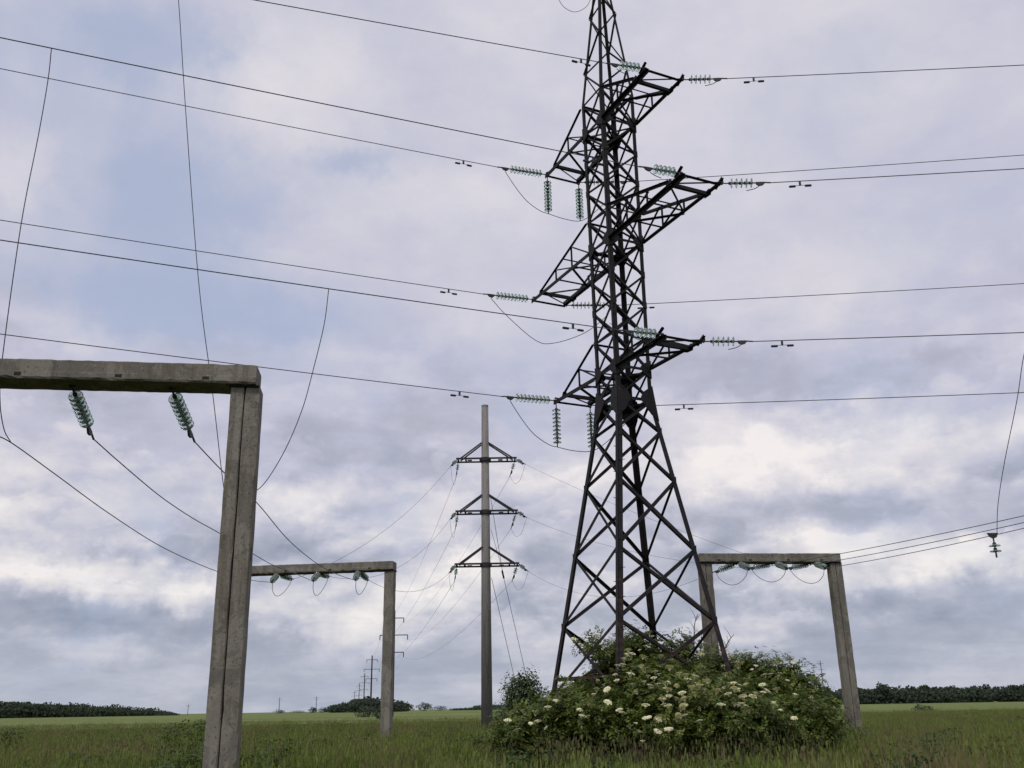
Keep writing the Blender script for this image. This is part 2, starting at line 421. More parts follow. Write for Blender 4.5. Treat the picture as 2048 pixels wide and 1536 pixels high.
# vibration damper
def damper_proto():
    r0 = root('vibration_damper', (0, 0, 0), 'x', 'damper')
    part('clamp', MB().bar((0,0,.02),(0,0,-.11),.035,.05,(1,0,0)), 'fitting', r0)
    part('messenger_cable', MB().tube([(-.24,0,-.12),(0,0,-.10),(.24,0,-.12)], .007, 5), 'fitting', r0)
    me = MB().lathe([(-.085,.018),(-.07,.032),(.07,.032),(.085,.018)], 8).mesh('weight', 'fitting')
    for s in (-1, 1):
        o = link('weight', me, r0); o.location = (.20*s, 0, -.125)
    return r0
DP = damper_proto()
def place_damper(P, d, label):
    o = DP if 'D' not in used else copy_tree(DP); used['D'] = 1
    o.location = P; o.rotation_euler = (0, -math.asin(max(-1, min(1, d.normalized().z))), math.atan2(d.y, d.x))
    return tag(o, label, 'damper', 'vibration dampers on the conductors')

# ------------------------------------------------------------------ lattice tower
TC = Vector((3.144, 25.069, 0)); TH = .445
tu = Vector((math.sin(TH), -math.cos(TH), 0)); tv = Vector((math.cos(TH), math.sin(TH), 0)); tz = Vector((0, 0, 1))
SG = {'F': (1, -1), 'R': (1, 1), 'B': (-1, 1), 'L': (-1, -1)}; RING = 'FRBL'
ZK, ZT, ZP = 9.6, 19.58, 25.2
def halfw(z):
    if z < ZK: return 1.978+(.552-1.978)*z/ZK
    if z < ZT: return .552+.04*(z-ZK)/(ZT-ZK)
    return .592+(.07-.592)*(z-ZT)/(ZP-ZT)
def cor(k, z):
    w = halfw(z); return TC+tu*SG[k][0]*w+tv*SG[k][1]*w+tz*z
def tl(a, b, z): return TC+tu*a+tv*b+tz*z
tower = root('lattice_tower', TC, 'tall dark rusty steel lattice pylon rising out of the flowering bushes', 'pylon')
LOW = [0.0, 1.8, 3.6, 5.42, 7.28, 8.68, ZK]; MID = [ZK, 10.5, 11.48, 12.45, 13.42, 14.437, 15.42, 16.43, 17.46, 18.5, ZT]
PK = [ZT, 20.75, 21.85, 22.85, 23.75, 24.5, ZP]
def outn(k): return (tu*SG[k][0]+tv*SG[k][1]).normalized()
for k in 'FRBL':
    o = outn(k)
    for (a, b, w) in ((-.1, ZK+.05, .138), (ZK, ZT, .118), (ZT, ZP, .08)):
        h = w*.5
        p0, p1 = cor(k, a), cor(k, b)
        u_ = -tu*SG[k][0]; v_ = -tv*SG[k][1]; t = w*.12
        mb = MB()
        for (da, db) in ((u_, v_), (v_, u_)):
            vs = []
            for p in (p0, p1): vs += [p, p+da*w, p+da*w+db*t, p+db*t]
            mb.add(vs, [(0,1,5,4),(1,2,6,5),(2,3,7,6),(3,0,4,7),(3,2,1,0),(4,5,6,7)])
        part('leg', mb, 'steel', tower)
    fz = MB().box(cor(k, 0)+tz*.12, (.7, .7, .3), TH, .04); part('footing', fz, 'concrete', tower)
def brace(p0, p1, w, nrm, off, parent=tower, name='brace', trim=0):
    nrm = Vector(nrm); mb = MB(); d = (Vector(p1)-Vector(p0)).normalized()
    side = d.cross(nrm).normalized(); t = w*.14
    p0 = Vector(p0)+nrm*off; p1 = Vector(p1)+nrm*off; s2 = -1 if off < 0 else 1
    if trim: dd = (p1-p0).normalized()*trim; p0 = p0+dd; p1 = p1-dd
    for (a, b) in ((side, nrm*s2), (nrm*s2, side)):
        vs = []
        for p in (p0, p1): q = p-side*w*.5; vs += [q, q+a*w, q+a*w+b*t, q+b*t]
        mb.add(vs, [(0,1,5,4),(1,2,6,5),(2,3,7,6),(3,0,4,7),(3,2,1,0),(4,5,6,7)])
    return part(name, mb, 'steel', parent)
FACES = [('F','R',tu),('R','B',tv),('B','L',-tu),('L','F',-tv)]
for lv, w in ((LOW, .080), (MID, .064)):
    for i in range(len(lv)-1):
        for a, b, nr in FACES:
            brace(cor(a, lv[i]), cor(b, lv[i+1]), w, nr, -.006, trim=.05)
            brace(cor(b, lv[i]), cor(a, lv[i+1]), w, nr, -.03, trim=.05)
for i in range(len(PK)-1):
    for q, (a, b, nr) in enumerate(FACES):
        if (i+q) % 2: a, b = b, a
        brace(cor(a, PK[i]), cor(b, PK[i+1]), .05, nr, .01)
# rusty ring near the foot and level frames
for z, w in ((2.29, .075), (ZK, .085), (10.5, .08), (14.437, .08), (18.5, .08), (11.48, .05), (15.42, .05), (ZT, .06)):
    for a, b, nr in FACES: brace(cor(a, z), cor(b, z), w, nr, -.012, name='girt', trim=.05)
for z in (ZK, 10.5, 14.437, 18.5):
    brace(cor('F', z), cor('B', z), .06, tz, .03, name='cross_tie'); brace(cor('R', z), cor('L', z), .06, tz, -.05, name='cross_tie')
def gusset(k, z, w, h, su, low=0):
    """plates on both faces that meet at leg k"""
    c = cor(k, z); a = -tv*SG[k][1]; b = -tu*SG[k][0]
    for (dr, nr) in ((a, tu*SG[k][0]), (b, tv*SG[k][1])):
        o = nr*.02
        up = cor(k, z+h)-c; dn = cor(k, z-h-low)-c
        part('gusset_plate', MB().plate([c+o+dn-dr*.01, c+o+dn*.55+dr*w*.6, c+o+dr*w, c+o+up*.5+dr*w*.75, c+o+up-dr*.01], nr, .014), 'steel', tower)
for k in 'FRBL':
    gusset(k, ZK, .40, .42, 0, .20)
    for z in (10.5, 14.437, 18.5): gusset(k, z, .36, .27, 0)
    for z in (11.48, 15.42, 12.45, 13.42, 16.43, 17.46, 8.68, 7.28, 5.42, 3.6):
        c = cor(k, z)
        part('joint_plate', MB().plate([c+tu*SG[k][0]*.02-tv*SG[k][1]*x+tz*y for x, y in ((0,-.11),(.12,-.05),(.12,.05),(0,.11))], tu, .012), 'steel', tower)
for i in range(26):
    z = 3.4+i*.36; c = cor('F', z); s = -tv if i % 2 else tv*.2-tu*.0
    d = (-tv*1.0+tu*.25) if i % 2 else (tu*.55+tv*.9)
    d.normalize(); part('step_bolt', MB().tube([c, c+d*.17], .009, 5), 'steel', tower)
part('peak_cap', MB().box(TC+tz*(ZP+.02), (.22, .22, .05), TH), 'steel', tower)

TIPS = {}
for lvl, z, a in ((1, 10.5, 2.93), (2, 14.437, 4.26), (3, 18.5, 3.03)):
    for s in (1, -1):
        arm = part('crossarm', MB().bar(tl(s*(a-.58), -.62, z), tl(s*(a-.58), .62, z), .085, .10), 'steel', tower)
        ks = ('F', 'R') if s > 0 else ('L', 'B'); zt = z+1.0; tip = {}
        for k, sv in zip(ks, (-1, 1)):
            c0 = cor(k, z); T = tl(s*a, sv*.60, z+.0); J = tl(s*(a-.58), sv*.585, z)
            brace(c0, T+(T-J).normalized()*.05, .12, tz, .01 if sv > 0 else -.01, arm, 'chord')
            top = cor(k, z+1.0)
            brace(top, J+tz*.06, .078, tv*sv, .02, arm, 'tie')
            m = 3 if lvl == 2 else 2
            for i in range(1, m):
                f = i/m; p = c0.lerp(J, f); q = top.lerp(J+tz*.06, f)
                brace(p, q, .042, tv*sv, .0, arm, 'strut')
                pn = c0.lerp(J, (i-1)/m)
                brace(q, pn if i > 0 else c0, .042, tv*sv, -.02, arm, 'strut')
            part('tip_plate', MB().plate([J+tv*sv*.03+tz*y+tu*s*x for x, y in ((-.14,-.06),(.12,-.08),(.16,.0),(.08,.13),(-.12,.1))], tv, .016), 'steel', arm)
            if s > 0: brace(T-tu*.28, T+tu*.06+tz*.16, .06, tv*sv, .01, arm, 'hanger_plate')
            else: brace(T+tu*.2, T-tu*.04+tz*.10, .05, tv*sv, .01, arm, 'hanger_plate')
            tip[sv] = T
        m = 3 if lvl == 2 else 2; A0, B0 = cor(ks[0], z), cor(ks[1], z); A1, B1 = tl(s*(a-.58), -.585, z), tl(s*(a-.58), .585, z)
        for i in range(m):
            f0, f1 = i/m, (i+1)/m
            if i: brace(A0.lerp(A1, f0), B0.lerp(B1, f0), .055, tz, .02, arm, 'crosspiece')
            p, q = (A0.lerp(A1, f0), B0.lerp(B1, f1)) if i % 2 else (B0.lerp(B1, f0), A0.lerp(A1, f1))
            brace(p, q, .055, tz, -.03, arm, 'crosspiece')
        brace(A1, tip[1], .045, tz, .02, arm, 'crosspiece'); brace(tip[-1], tip[1], .05, tz, -.02, arm, 'crosspiece')
        t0, t1 = cor(ks[0], zt), cor(ks[1], zt)
        brace(t0.lerp(A1, .5), t1.lerp(B1, .5), .045, tz, .0, arm, 'crosspiece')
        TIPS[lvl, s] = tip

# conductors of the pylon
DL = Vector((-.92, -.39, 0)).normalized(); DR = Vector((.996, -.087, 0)).normalized()
lvn = {1: 'lowest', 2: 'middle', 3: 'top'}
LINE = {}
def conductor(A, d, px, py, reach, lab, dampx=None, dlab=None):
    n = Vector((-d.y, d.x, 0)); r = ray(px, py)
    Q = O+r*((A-O).dot(n)/r.dot(n)); s = (Q-A).dot(d); b = .00045; a = (Q.z-A.z-b*s*s)/s
    f = lambda t: A+d*t+tz*(a*t+b*t*t)
    wire('conductor', [f(reach*i/40) for i in range(41)], .0122, lab, 'power line', 'conductors strung from the pylon')
    if dampx is not None:
        place_damper(f(dampx)-tz*.02, d, dlab)
    return f, d, A
for lvl, s, px, py, dmp in ((3,1,510,0,.8),(2,1,0,75,1.3),(1,1,0,480,1.3),(3,-1,0,137,1.2),(2,-1,0,440,1.2),(1,-1,0,668,1.35)):
    T = TIPS[lvl, s][-1]; nm = 'near' if s > 0 else 'far'
    # aim the string along its wire
    n = Vector((-DL.y, DL.x, 0)); r = ray(px, py); Q = O+r*((T-O).dot(n)/r.dot(n))
    aim = T+DL*3+tz*(((Q.z-T.z)/(Q-T).dot(DL))*3-.12)
    E = place_string(P5 if s > 0 else P8, T, aim, f'glass disc insulator string pulling left from the {lvn[lvl]} {nm} crossarm tip of the pylon', 'tension insulators on the pylon')
    LINE[lvl, s, 'L'] = conductor(E, DL, px, py, 62, f'aluminium conductor running left from the {lvn[lvl]} {nm} arm of the pylon', dmp, f'damper left of the {lvn[lvl]} {nm} arm of the pylon')
for lvl, s, px, py, dmp in ((3,1,2048,130,.75),(2,1,2048,337,.75),(1,1,2048,665,.75),(3,-1,2048,310,1.2),(2,-1,2048,567,.9),(1,-1,2048,785,1.1)):
    T = TIPS[lvl, s][1]; nm = 'near' if s > 0 else 'far'
    E = place_string(P5 if s > 0 else P8, T, T+DR*3+tz*-.16, f'glass disc insulator string pulling right from the {lvn[lvl]} {nm} crossarm tip of the pylon', 'tension insulators on the pylon')
    LINE[lvl, s, 'R'] = conductor(E, DR, px, py, 60, f'aluminium conductor running right from the {lvn[lvl]} {nm} arm of the pylon', dmp, f'damper right of the {lvn[lvl]} {nm} arm of the pylon')
# jumper loops of the far circuit
for lvl in (3, 2, 1):
    E0 = LINE[lvl, -1, 'L'][2]; E1 = LINE[lvl, -1, 'R'][2]; T0 = TIPS[lvl, -1][-1]; T1 = TIPS[lvl, -1][1]
    e0 = E0-DL*.25-tz*.10; e1 = E1-DR*.25-tz*.10
    if lvl == 2:
        m = (e0+e1)/2
        pts = smooth_path([e0, e0.lerp(e1, .12)-tz*.55, e0.lerp(e1, .35)-tz*1.35, m+Vector((0,0,-1.42)), e0.lerp(e1, .75)-tz*1.0, e0.lerp(e1, .93)-tz*.4, e1])
    else:
        v0 = place_string(P4, T0-tz*.03, T0-tz*2, f'vertical insulator string at the outer tip of the {lvn[lvl]} far arm', 'hanging insulators on the pylon')
        v1 = place_string(P4, T1-tz*.03, T1-tz*2, f'vertical insulator string hanging by the mast under the {lvn[lvl]} far arm', 'hanging insulators on the pylon')
        pts = smooth_path([e0, e0.lerp(v0, .25)-tz*.22, e0.lerp(v0, .5)-tz*.32, e0.lerp(v0, .8)-tz*.2, v0, v0.lerp(v1, .5)-tz*.06, v1, v1.lerp(e1, .3)-tz*.12, v1.lerp(e1, .7)+tz*-.05, e1])
    wire('jumper_cable', pts, .0115, f'slack jumper cable looping under the {lvn[lvl]} far arm of the pylon', 'cable', 'jumper cables on the pylon')
# short cut tails under the near clamps
for lvl in (1, 2, 3):
    for sd_ in 'LR':
        E = LINE[lvl, 1, sd_][2]; d = DL if sd_ == 'L' else DR
        e = E-d*.3-tz*.09
        wire('cable_tail', smooth_path([e, e-d*.12-tz*.06, e-d*.32-tz*.1]), .011, f'short cut cable end under the {"left" if sd_ == "L" else "right"} clamp of the {lvn[lvl]} near arm', 'cable')
# shield wire loop at the peak
pA = cor('L', 23.9); a0 = atplane(1116, -6, pA, pA+DL); a1 = atplane(1150, 24, pA, pA+DL); a2 = atplane(1181, -4, pA, pA+DL)
wire('jumper_cable', smooth_path([a0+tz*.4, a0, atplane(1128, 14, pA, pA+DL), a1, atplane(1172, 14, pA, pA+DL), a2, a2+tz*.4]), .009, 'thin shield wire loop beside the very top of the pylon', 'cable')
pk = TC+tz*ZP
wire('shield_wire', [pk+DL*t+tz*(.02*t+.0004*t*t) for t in np.linspace(0, 60, 20)], .009, 'thin shield wire leaving the pylon peak to the left', 'wire')
wire('shield_wire', [pk+DR*t+tz*(.02*t+.0004*t*t) for t in np.linspace(0, 60, 20)], .009, 'thin shield wire leaving the pylon peak to the right', 'wire')

# ------------------------------------------------------------------ concrete portals
HP = 7.3
def portal(name, A, B, label, double=True, seed=0, lean=0):
    """A, B: top front corners (left, right) of the beam at height HP"""
    A = Vector((A.x, A.y, HP)); B = Vector((B.x, B.y, HP)); L = (B-A).length; d = (B-A)/L; n = Vector((-d.y, d.x, 0)); ang = math.atan2(d.y, d.x)
    r0 = root(name, (A+B)/2+n*.2-tz*HP, label, 'portal frame', 'concrete portal frames of the substation line')
    bw, bh = .60, .34; rs = random.Random(seed)
    # beam: long block with a chipped lower lip
    mb = MB(); N = 60; vs = []; rows = 10
    prof = [(0,0),(0,-bh*.60),(-.014,-bh*.63),(-.014,-bh*.90),(.004,-bh),(bw,-bh),(bw,-bh*.5),(bw,0),(bw*.97,.012),(.015,.012)]
    for i in range(N+1):
        p = A+d*(L*i/N)
        for j, (y, z) in enumerate(prof):
            jy = rs.uniform(-.004, .004); jz = rs.uniform(-.004, .004)
            if j == 3: jz += rs.choice((0,0,0,.02,.035))*rs.random()
            if j == 4: jy += rs.choice((0,0,0,.04,.05))*rs.random(); jz += rs.uniform(0, .008)
            if j in (0, 9): jz -= rs.choice((0,0,0,.012))*rs.random()
            vs.append(p+n*(y+jy)+tz*(z+jz))
    fs = [(i*rows+j, (i+1)*rows+j, (i+1)*rows+(j+1) % rows, i*rows+(j+1) % rows) for i in range(N) for j in range(rows)]
    fs += [tuple(range(rows)), tuple(range(N*rows, (N+1)*rows))[::-1]]
    mb.add(vs, fs); beam = part('beam', mb, 'concrete', r0)
    for f in (.13, .35, .62, .86):
        part('lifting_hook', MB().tube([A+d*(L*f)+n*.25-tz*bh+Vector((d.x*x, d.y*x, zz)) for x, zz in ((-.04,.02),(-.04,-.03),(-.02,-.055),(.02,-.055),(.04,-.03),(.04,.02))], .006, 5), 'fitting', beam)
        part('notch_shade', MB().box(A+d*(L*f)-n*.012+n*.0-tz*(bh*.76), (.11, .012, .055), ang), 'seam', beam)  # thin dark block on the lip; its colour paints the shade of a hollow
    for s, c in ((-1, A), (1, B)):
        pc = c-d*s*.17 if s < 0 else c-d*.19+d*.0
        pc = (c+d*.22) if s < 0 else (c-d*.20)
        h = HP-bh-.03
        cap = part('cap_plate', MB().box(pc+n*.30-tz*(bh+.013), (.50, .48, .028), ang), 'steel', r0)
        # two prefabricated halves with an open joint
        for q, (cx, wd) in enumerate(((-.135, .225), (.125, .255)) if double else ((0, .40),)):
            ctr = pc+n*.30+d*(cx+.02); mb = MB(); K = 26; vs = []
            x, y, ch = wd/2, .19, .018
            poly = [(-x+ch,-y),(x-ch,-y),(x,-y+ch),(x,y-ch),(x-ch,y),(-x+ch,y),(-x,y-ch),(-x,-y+ch)]
            for i in range(K+1):
                z = -.3+(h+.3)*i/K
                for a_, b_ in poly:
                    e = rs.uniform(-.003, .003)
                    if rs.random() < .05: e -= .012
                    k_ = 1+e/.12
                    vs.append(Vector((ctr.x, ctr.y, 0))+d*(a_*k_+lean*(1-z/h))+n*b_*k_+tz*z)
            fs = [(i*8+j, i*8+(j+1) % 8, (i+1)*8+(j+1) % 8, (i+1)*8+j) for i in range(K) for j in range(8)]+[tuple(range(8))[::-1], tuple(range(K*8, K*8+8))]
            mb.add(vs, fs)
            pst = part('post', mb, 'concrete', r0)
            if q == 0 and double:
                g = Vector((pc.x, pc.y, 0))+n*.30+d*.0075
                part('joint_filler', MB().bar(g-tz*.2+d*lean, g+tz*(h-.02), .03, .30, n), 'seam', pst)
    # cable clip bands
    return r0, A, B, d, n, bw, bh
na, nb = atz(0, 717, HP), atz(514, 731, HP); nd = (nb-na).normalized(); na = nb-nd*6.0
near = portal('concrete_portal', na, nb, 'large concrete portal frame nearest the camera at left, cut off by the picture edge', seed=1, lean=.065)
mb_, ma_ = atz(786, 1122, HP), atz(505, 1132, HP); md = (mb_-ma_).normalized(); ma_ = mb_-md*6.9
midp = portal('concrete_portal', ma_, mb_, 'concrete portal frame further back, partly behind the near left post', False, seed=2)
ra_, rb_ = atz(1400, 1107, HP), atz(1680, 1107, HP)
rgt = portal('concrete_portal', ra_, rb_, 'concrete portal frame right of the pylon, its left post behind the bushes', seed=3)
part('cable_bracket', MB().box(atY(500, 1108, near[2].y+.28), (.06, .10, .2), .1), 'fitting', near[0])

def on_beam(p, px, back=.30):
    """point under the beam that is seen at picture column px"""
    root_, A, B, d, n, bw, bh = p
    r = ray(px, 1130 if p is not near else 780); nn = n; base = A+n*back-tz*bh
    h = Vector((r.x, r.y, 0)); t = (base-O).dot(nn)/h.dot(nn)
    q = O+h*t; return Vector((q.x, q.y, HP-bh-.02))
def pstring(p, px, cx, cy, side, label, back=.30, P=None):
    """side: metres from the beam towards the camera (+) or away (-) at which the clamp ends"""
    S_ = on_beam(p, px, back); n = p[4]
    Cc = S_-n*side; r = ray(cx, cy); t = (Cc-O).dot(n)/r.dot(n)
    C_ = O+r*t
    return place_string(P or PP, S_, C_, label, 'insulator strings on the concrete portals')
e1 = pstring(near, 142, 182, 866, -1.3, 'insulator string with a clamp hanging left of centre under the near portal beam')
e2 = pstring(near, 342, 384, 872, -1.3, 'insulator string under the near portal beam, the one closer to its post')
e0 = pstring(near, -62, -22, 856, -1.3, 'insulator string under the near portal beam beyond the left edge')
LB = 'insulator string under the beam of the portal behind the near post'
g1 = pstring(midp, 556, 540, 1166, 1.6, 'front left '+LB)
g2 = pstring(midp, 638, 623, 1163, 1.6, 'front middle '+LB)
g3 = pstring(midp, 717, 709, 1162, 1.6, 'front right '+LB)
h1 = pstring(midp, 562, 586, 1158, -1.5, 'rear left '+LB)
h2 = pstring(midp, 640, 659, 1153, -1.5, 'rear middle '+LB)
h3 = pstring(midp, 720, 737, 1160, -1.5, 'rear right '+LB)
k1 = pstring(rgt, 1474, 1434, 1142, -1.2, 'leftmost insulator string under the right portal beam, leaning left')
k2 = pstring(rgt, 1545, 1505, 1135, -1.2, 'middle left-leaning insulator string under the right portal beam')
k3 = pstring(rgt, 1622, 1582, 1135, -1.2, 'right left-leaning insulator string under the right portal beam')
l1 = pstring(rgt, 1479, 1502, 1138, 1.5, 'left right-leaning insulator string under the right portal beam')
l2 = pstring(rgt, 1552, 1578, 1137, 1.5, 'middle right-leaning insulator string under the right portal beam')
l3 = pstring(rgt, 1630, 1655, 1136, 1.5, 'rightmost insulator string under the right portal beam')
def loop(a, b, px, py, label, p, depth=None):
    mid = (a+b)/2; n = p[4]; r = ray(px, py); t = (mid-O).dot(n)/r.dot(n); q = O+r*t; dz = q.z-mid.z
    a = a-(a-b)*.08; b = b+(a-b)*.08
    pts = [a+(b-a)*(k/14)+(q-mid)*(math.sin(math.pi*k/14)**.62 if 0 < k < 14 else 0) for k in range(15)]
    wire('jumper_cable', smooth_path(pts, 3), .011, label, 'cable', 'jumper loops under the portal beams')
loop(g1, h1, 556, 1192, 'left jumper loop under the beam of the portal behind the near post', midp)
loop(g2, h2, 634, 1191, 'middle jumper loop under the beam of the portal behind the near post', midp)
loop(g3, h3, 718, 1189, 'right jumper loop under the beam of the portal behind the near post', midp)
loop(k1, l1, 1466, 1170, 'left jumper loop under the right portal beam', rgt)
loop(k2, l2, 1542, 1164, 'middle jumper loop under the right portal beam', rgt)
loop(k3, l3, 1622, 1167, 'right jumper loop under the right portal beam', rgt)

# wires between the near and the middle portal
def span(name, a, b, pix, r, label, grp=None, cat='power line', mat='wire'):
    pts = [a]+[atplane(x, y, a, b) for x, y in pix]+[b]
    return wire(name, smooth_path(pts, 6), r, label, cat, grp, mat)
gp = 'bus wires between the concrete portals'
span('bus_wire', e0, g1, [(22,885),(110,948),(220,1028),(330,1097),(435,1143),(500,1160)], .0115, 'lowest bus wire sagging from the left edge behind the near post', gp)
span('bus_wire', e1, g2, [(240,925),(320,992),(385,1036),(440,1067),(505,1107),(548,1131),(590,1147)], .0115, 'middle bus wire starting at the left clamp under the near beam', gp)
span('bus_wire', e2, g3, [(447,944),(515,1007),(577,1080),(634,1127),(675,1149)], .0115, 'upper bus wire from the clamp nearest the near post', gp)
# droppers from the pylon line to the bus wires
def on_line(L, px, py):
    f, d, A = L; n = Vector((-d.y, d.x, 0)); r = ray(px, py); Q = O+r*((A-O).dot(n)/r.dot(n)); return f((Q-A).dot(d))
dpB = on_line(LINE[2,1,'L'], 102, 102); jB = atplane(22, 885, e0, g1)
dpC = on_line(LINE[1,1,'L'], 657, 587); jC = atplane(500, 990, e2, g3)
dpA = on_line(LINE[3,1,'L'], 350, -36); jA = atplane(449, 985, e1, g2); jA = atplane(452, 1005, e2, g3)
gd = 'droppers between the pylon line and the bus wires'
def dropper(a, b, pix, label):
    span('dropper_wire', a, b, pix, .0095, label, gd, 'wire')
dropper(dpB, jB, [(96,160),(77,270),(42,450),(5,715),(0,800),(8,858)], 'thin dropper wire falling down the left edge of the picture')
dropper(dpC, jC, [(648,650),(625,745),(604,820),(570,900),(530,965)], 'curved dropper wire reaching the near post from the right')
dropper(dpA, jA, [(357,0),(371,215),(397,560),(425,783),(443,940)], 'long steep dropper wire passing behind the near beam')

# ------------------------------------------------------------------ concrete pole with three crossarms
YP = 57.0
def frustum(mb, x, y, z0, z1, r0, r1, n=16):
    mb.add([(x+r*math.cos(2*math.pi*j/n), y+r*math.sin(2*math.pi*j/n), z) for z, r in ((z0, r0), (z1, r1)) for j in range(n)],
           [(j, (j+1) % n, (j+1) % n+n, j+n) for j in range(n)]+[tuple(range(n))[::-1], tuple(range(n, 2*n))])
pb = Vector((-1.75, YP, 0))
pole = root('concrete_pole', pb, 'grey round concrete power pole with three steel crossarms left of the pylon', 'utility pole')
mb = MB(); frustum(mb, pb.x, pb.y, -.3, 19.8, .335, .215, 20); part('shaft', mb, 'concrete_pole', pole, True)
PT = {}
for i, (z, lx, rx, nm) in enumerate(((16.25, -3.55, .22, 'top'), (12.95, -3.58, .24, 'middle'), (9.75, -3.62, .26, 'lowest'))):
    arm = part('crossarm', MB().bar((lx, YP-.30, z+.05), (rx, YP-.30, z+.05), .05, .11), 'arm', pole)
    part('rail', MB().bar((lx, YP+.30, z-.03), (rx, YP+.30, z-.03), .05, .10), 'arm', arm)
    for x in (lx+.12, lx+.6, rx-.6, rx-.12): part('spacer', MB().bar((x, YP-.3, z+.01), (x, YP+.3, z+.01), .1, .06), 'arm', arm)
    part('collar', MB().lathe([(-.12,.36),(.12,.36)], 16, 'z').mesh and (lambda m: m)(MB().add([(pb.x+.36*math.cos(t*math.pi/8), YP+.36*math.sin(t*math.pi/8), z+zz) for zz in (-.11,.13) for t in range(16)], [(j, (j+1)%16, (j+1)%16+16, j+16) for j in range(16)]+[tuple(range(16))[::-1], tuple(range(16, 32))])), 'arm', arm)
    for s, X in ((-1, lx+.25), (1, rx-.25)):
        for yo in (-.28, .28):
            part('tie_rod', MB().bar((pb.x+s*.2, YP+yo*.8, z+1.08), (X, YP+yo, z+.05), .055, .085), 'arm', arm)
        part('knee_plate', MB().box((pb.x+s*.95, YP-.28, z-.07), (.28, .02, .09)), 'arm', arm)
    PT[i] = (Vector((lx, YP, z)), Vector((rx, YP, z)), nm)
part('top_ring', MB().add([(pb.x+.222*math.cos(t*math.pi/8), YP+.222*math.sin(t*math.pi/8), zz) for zz in (19.72, 19.83) for t in range(16)], [(j, (j+1)%16, (j+1)%16+16, j+16) for j in range(16)]+[tuple(range(16))[::-1], tuple(range(16, 32))]), 'concrete_pole', pole)

# suspension poles that march away
def far_pole_proto():
    r0 = root('distant_pole', (0, 0, 0), 'x', 'utility pole'); mb = MB(); frustum(mb, 0, 0, -.3, 20.5, .34, .22, 10)
    part('shaft', mb, 'arm', r0)
    for z, hw in ((19.0, 1.9), (15.7, 2.75), (12.4, 2.0)):
        a = part('crossarm', MB().bar((-hw, 0, z), (hw, 0, z), .16, .16), 'arm', r0)
        for s in (-1, 1): part('insulator', MB().tube([(s*hw, 0, z), (s*hw, 0, z-.9)], .09, 6), 'fitting', a)
    return r0
FP = far_pole_proto()
fars = [(784,193,'distant pole whose crossarm ends show on both sides of the middle portal post'),(741,355,'first fully visible dark pole of the line that marches away'),
        (727,530,'second pole of the receding line, shorter than the one before'),(717,735,'third pole of the receding line in front of the wood'),(708,1000,'fourth, tiny pole of the receding line')]
FPS = []
for i, (px, Y, lab) in enumerate(fars):
    o = FP if i == 0 else copy_tree(FP); x = atY(px, 1420, Y).x; o.location = (x, Y, 0)
    if i: o.rotation_euler = (0, 0, .1)
    tag(o, lab, 'utility pole', 'poles of the line receding to the horizon'); FPS.append(Vector((x, Y, 0)))
for px, Y, h, lab in ((558,900,14,'faint thin pole on the horizon right of the near post'),(632,880,14,'faint thin pole on the horizon left of the small wood'),(376,1100,11,'barely visible thin pole on the horizon left of the near post'),
                      (1652,620,27,'thin faint mast above the wood left of the right portal post')):
    x = atY(px, 1420, Y).x; r0 = root('far_mast', (x, Y, 0), lab, 'utility pole')
    part('shaft', MB().tube([(x, Y, 0), (x, Y, h)], .35, 6, .2), 'arm', r0)
    for z in (h*.93, h*.8): part('crossarm', MB().bar((x-2, Y, z), (x+2, Y, z), .15, .15), 'arm', r0)

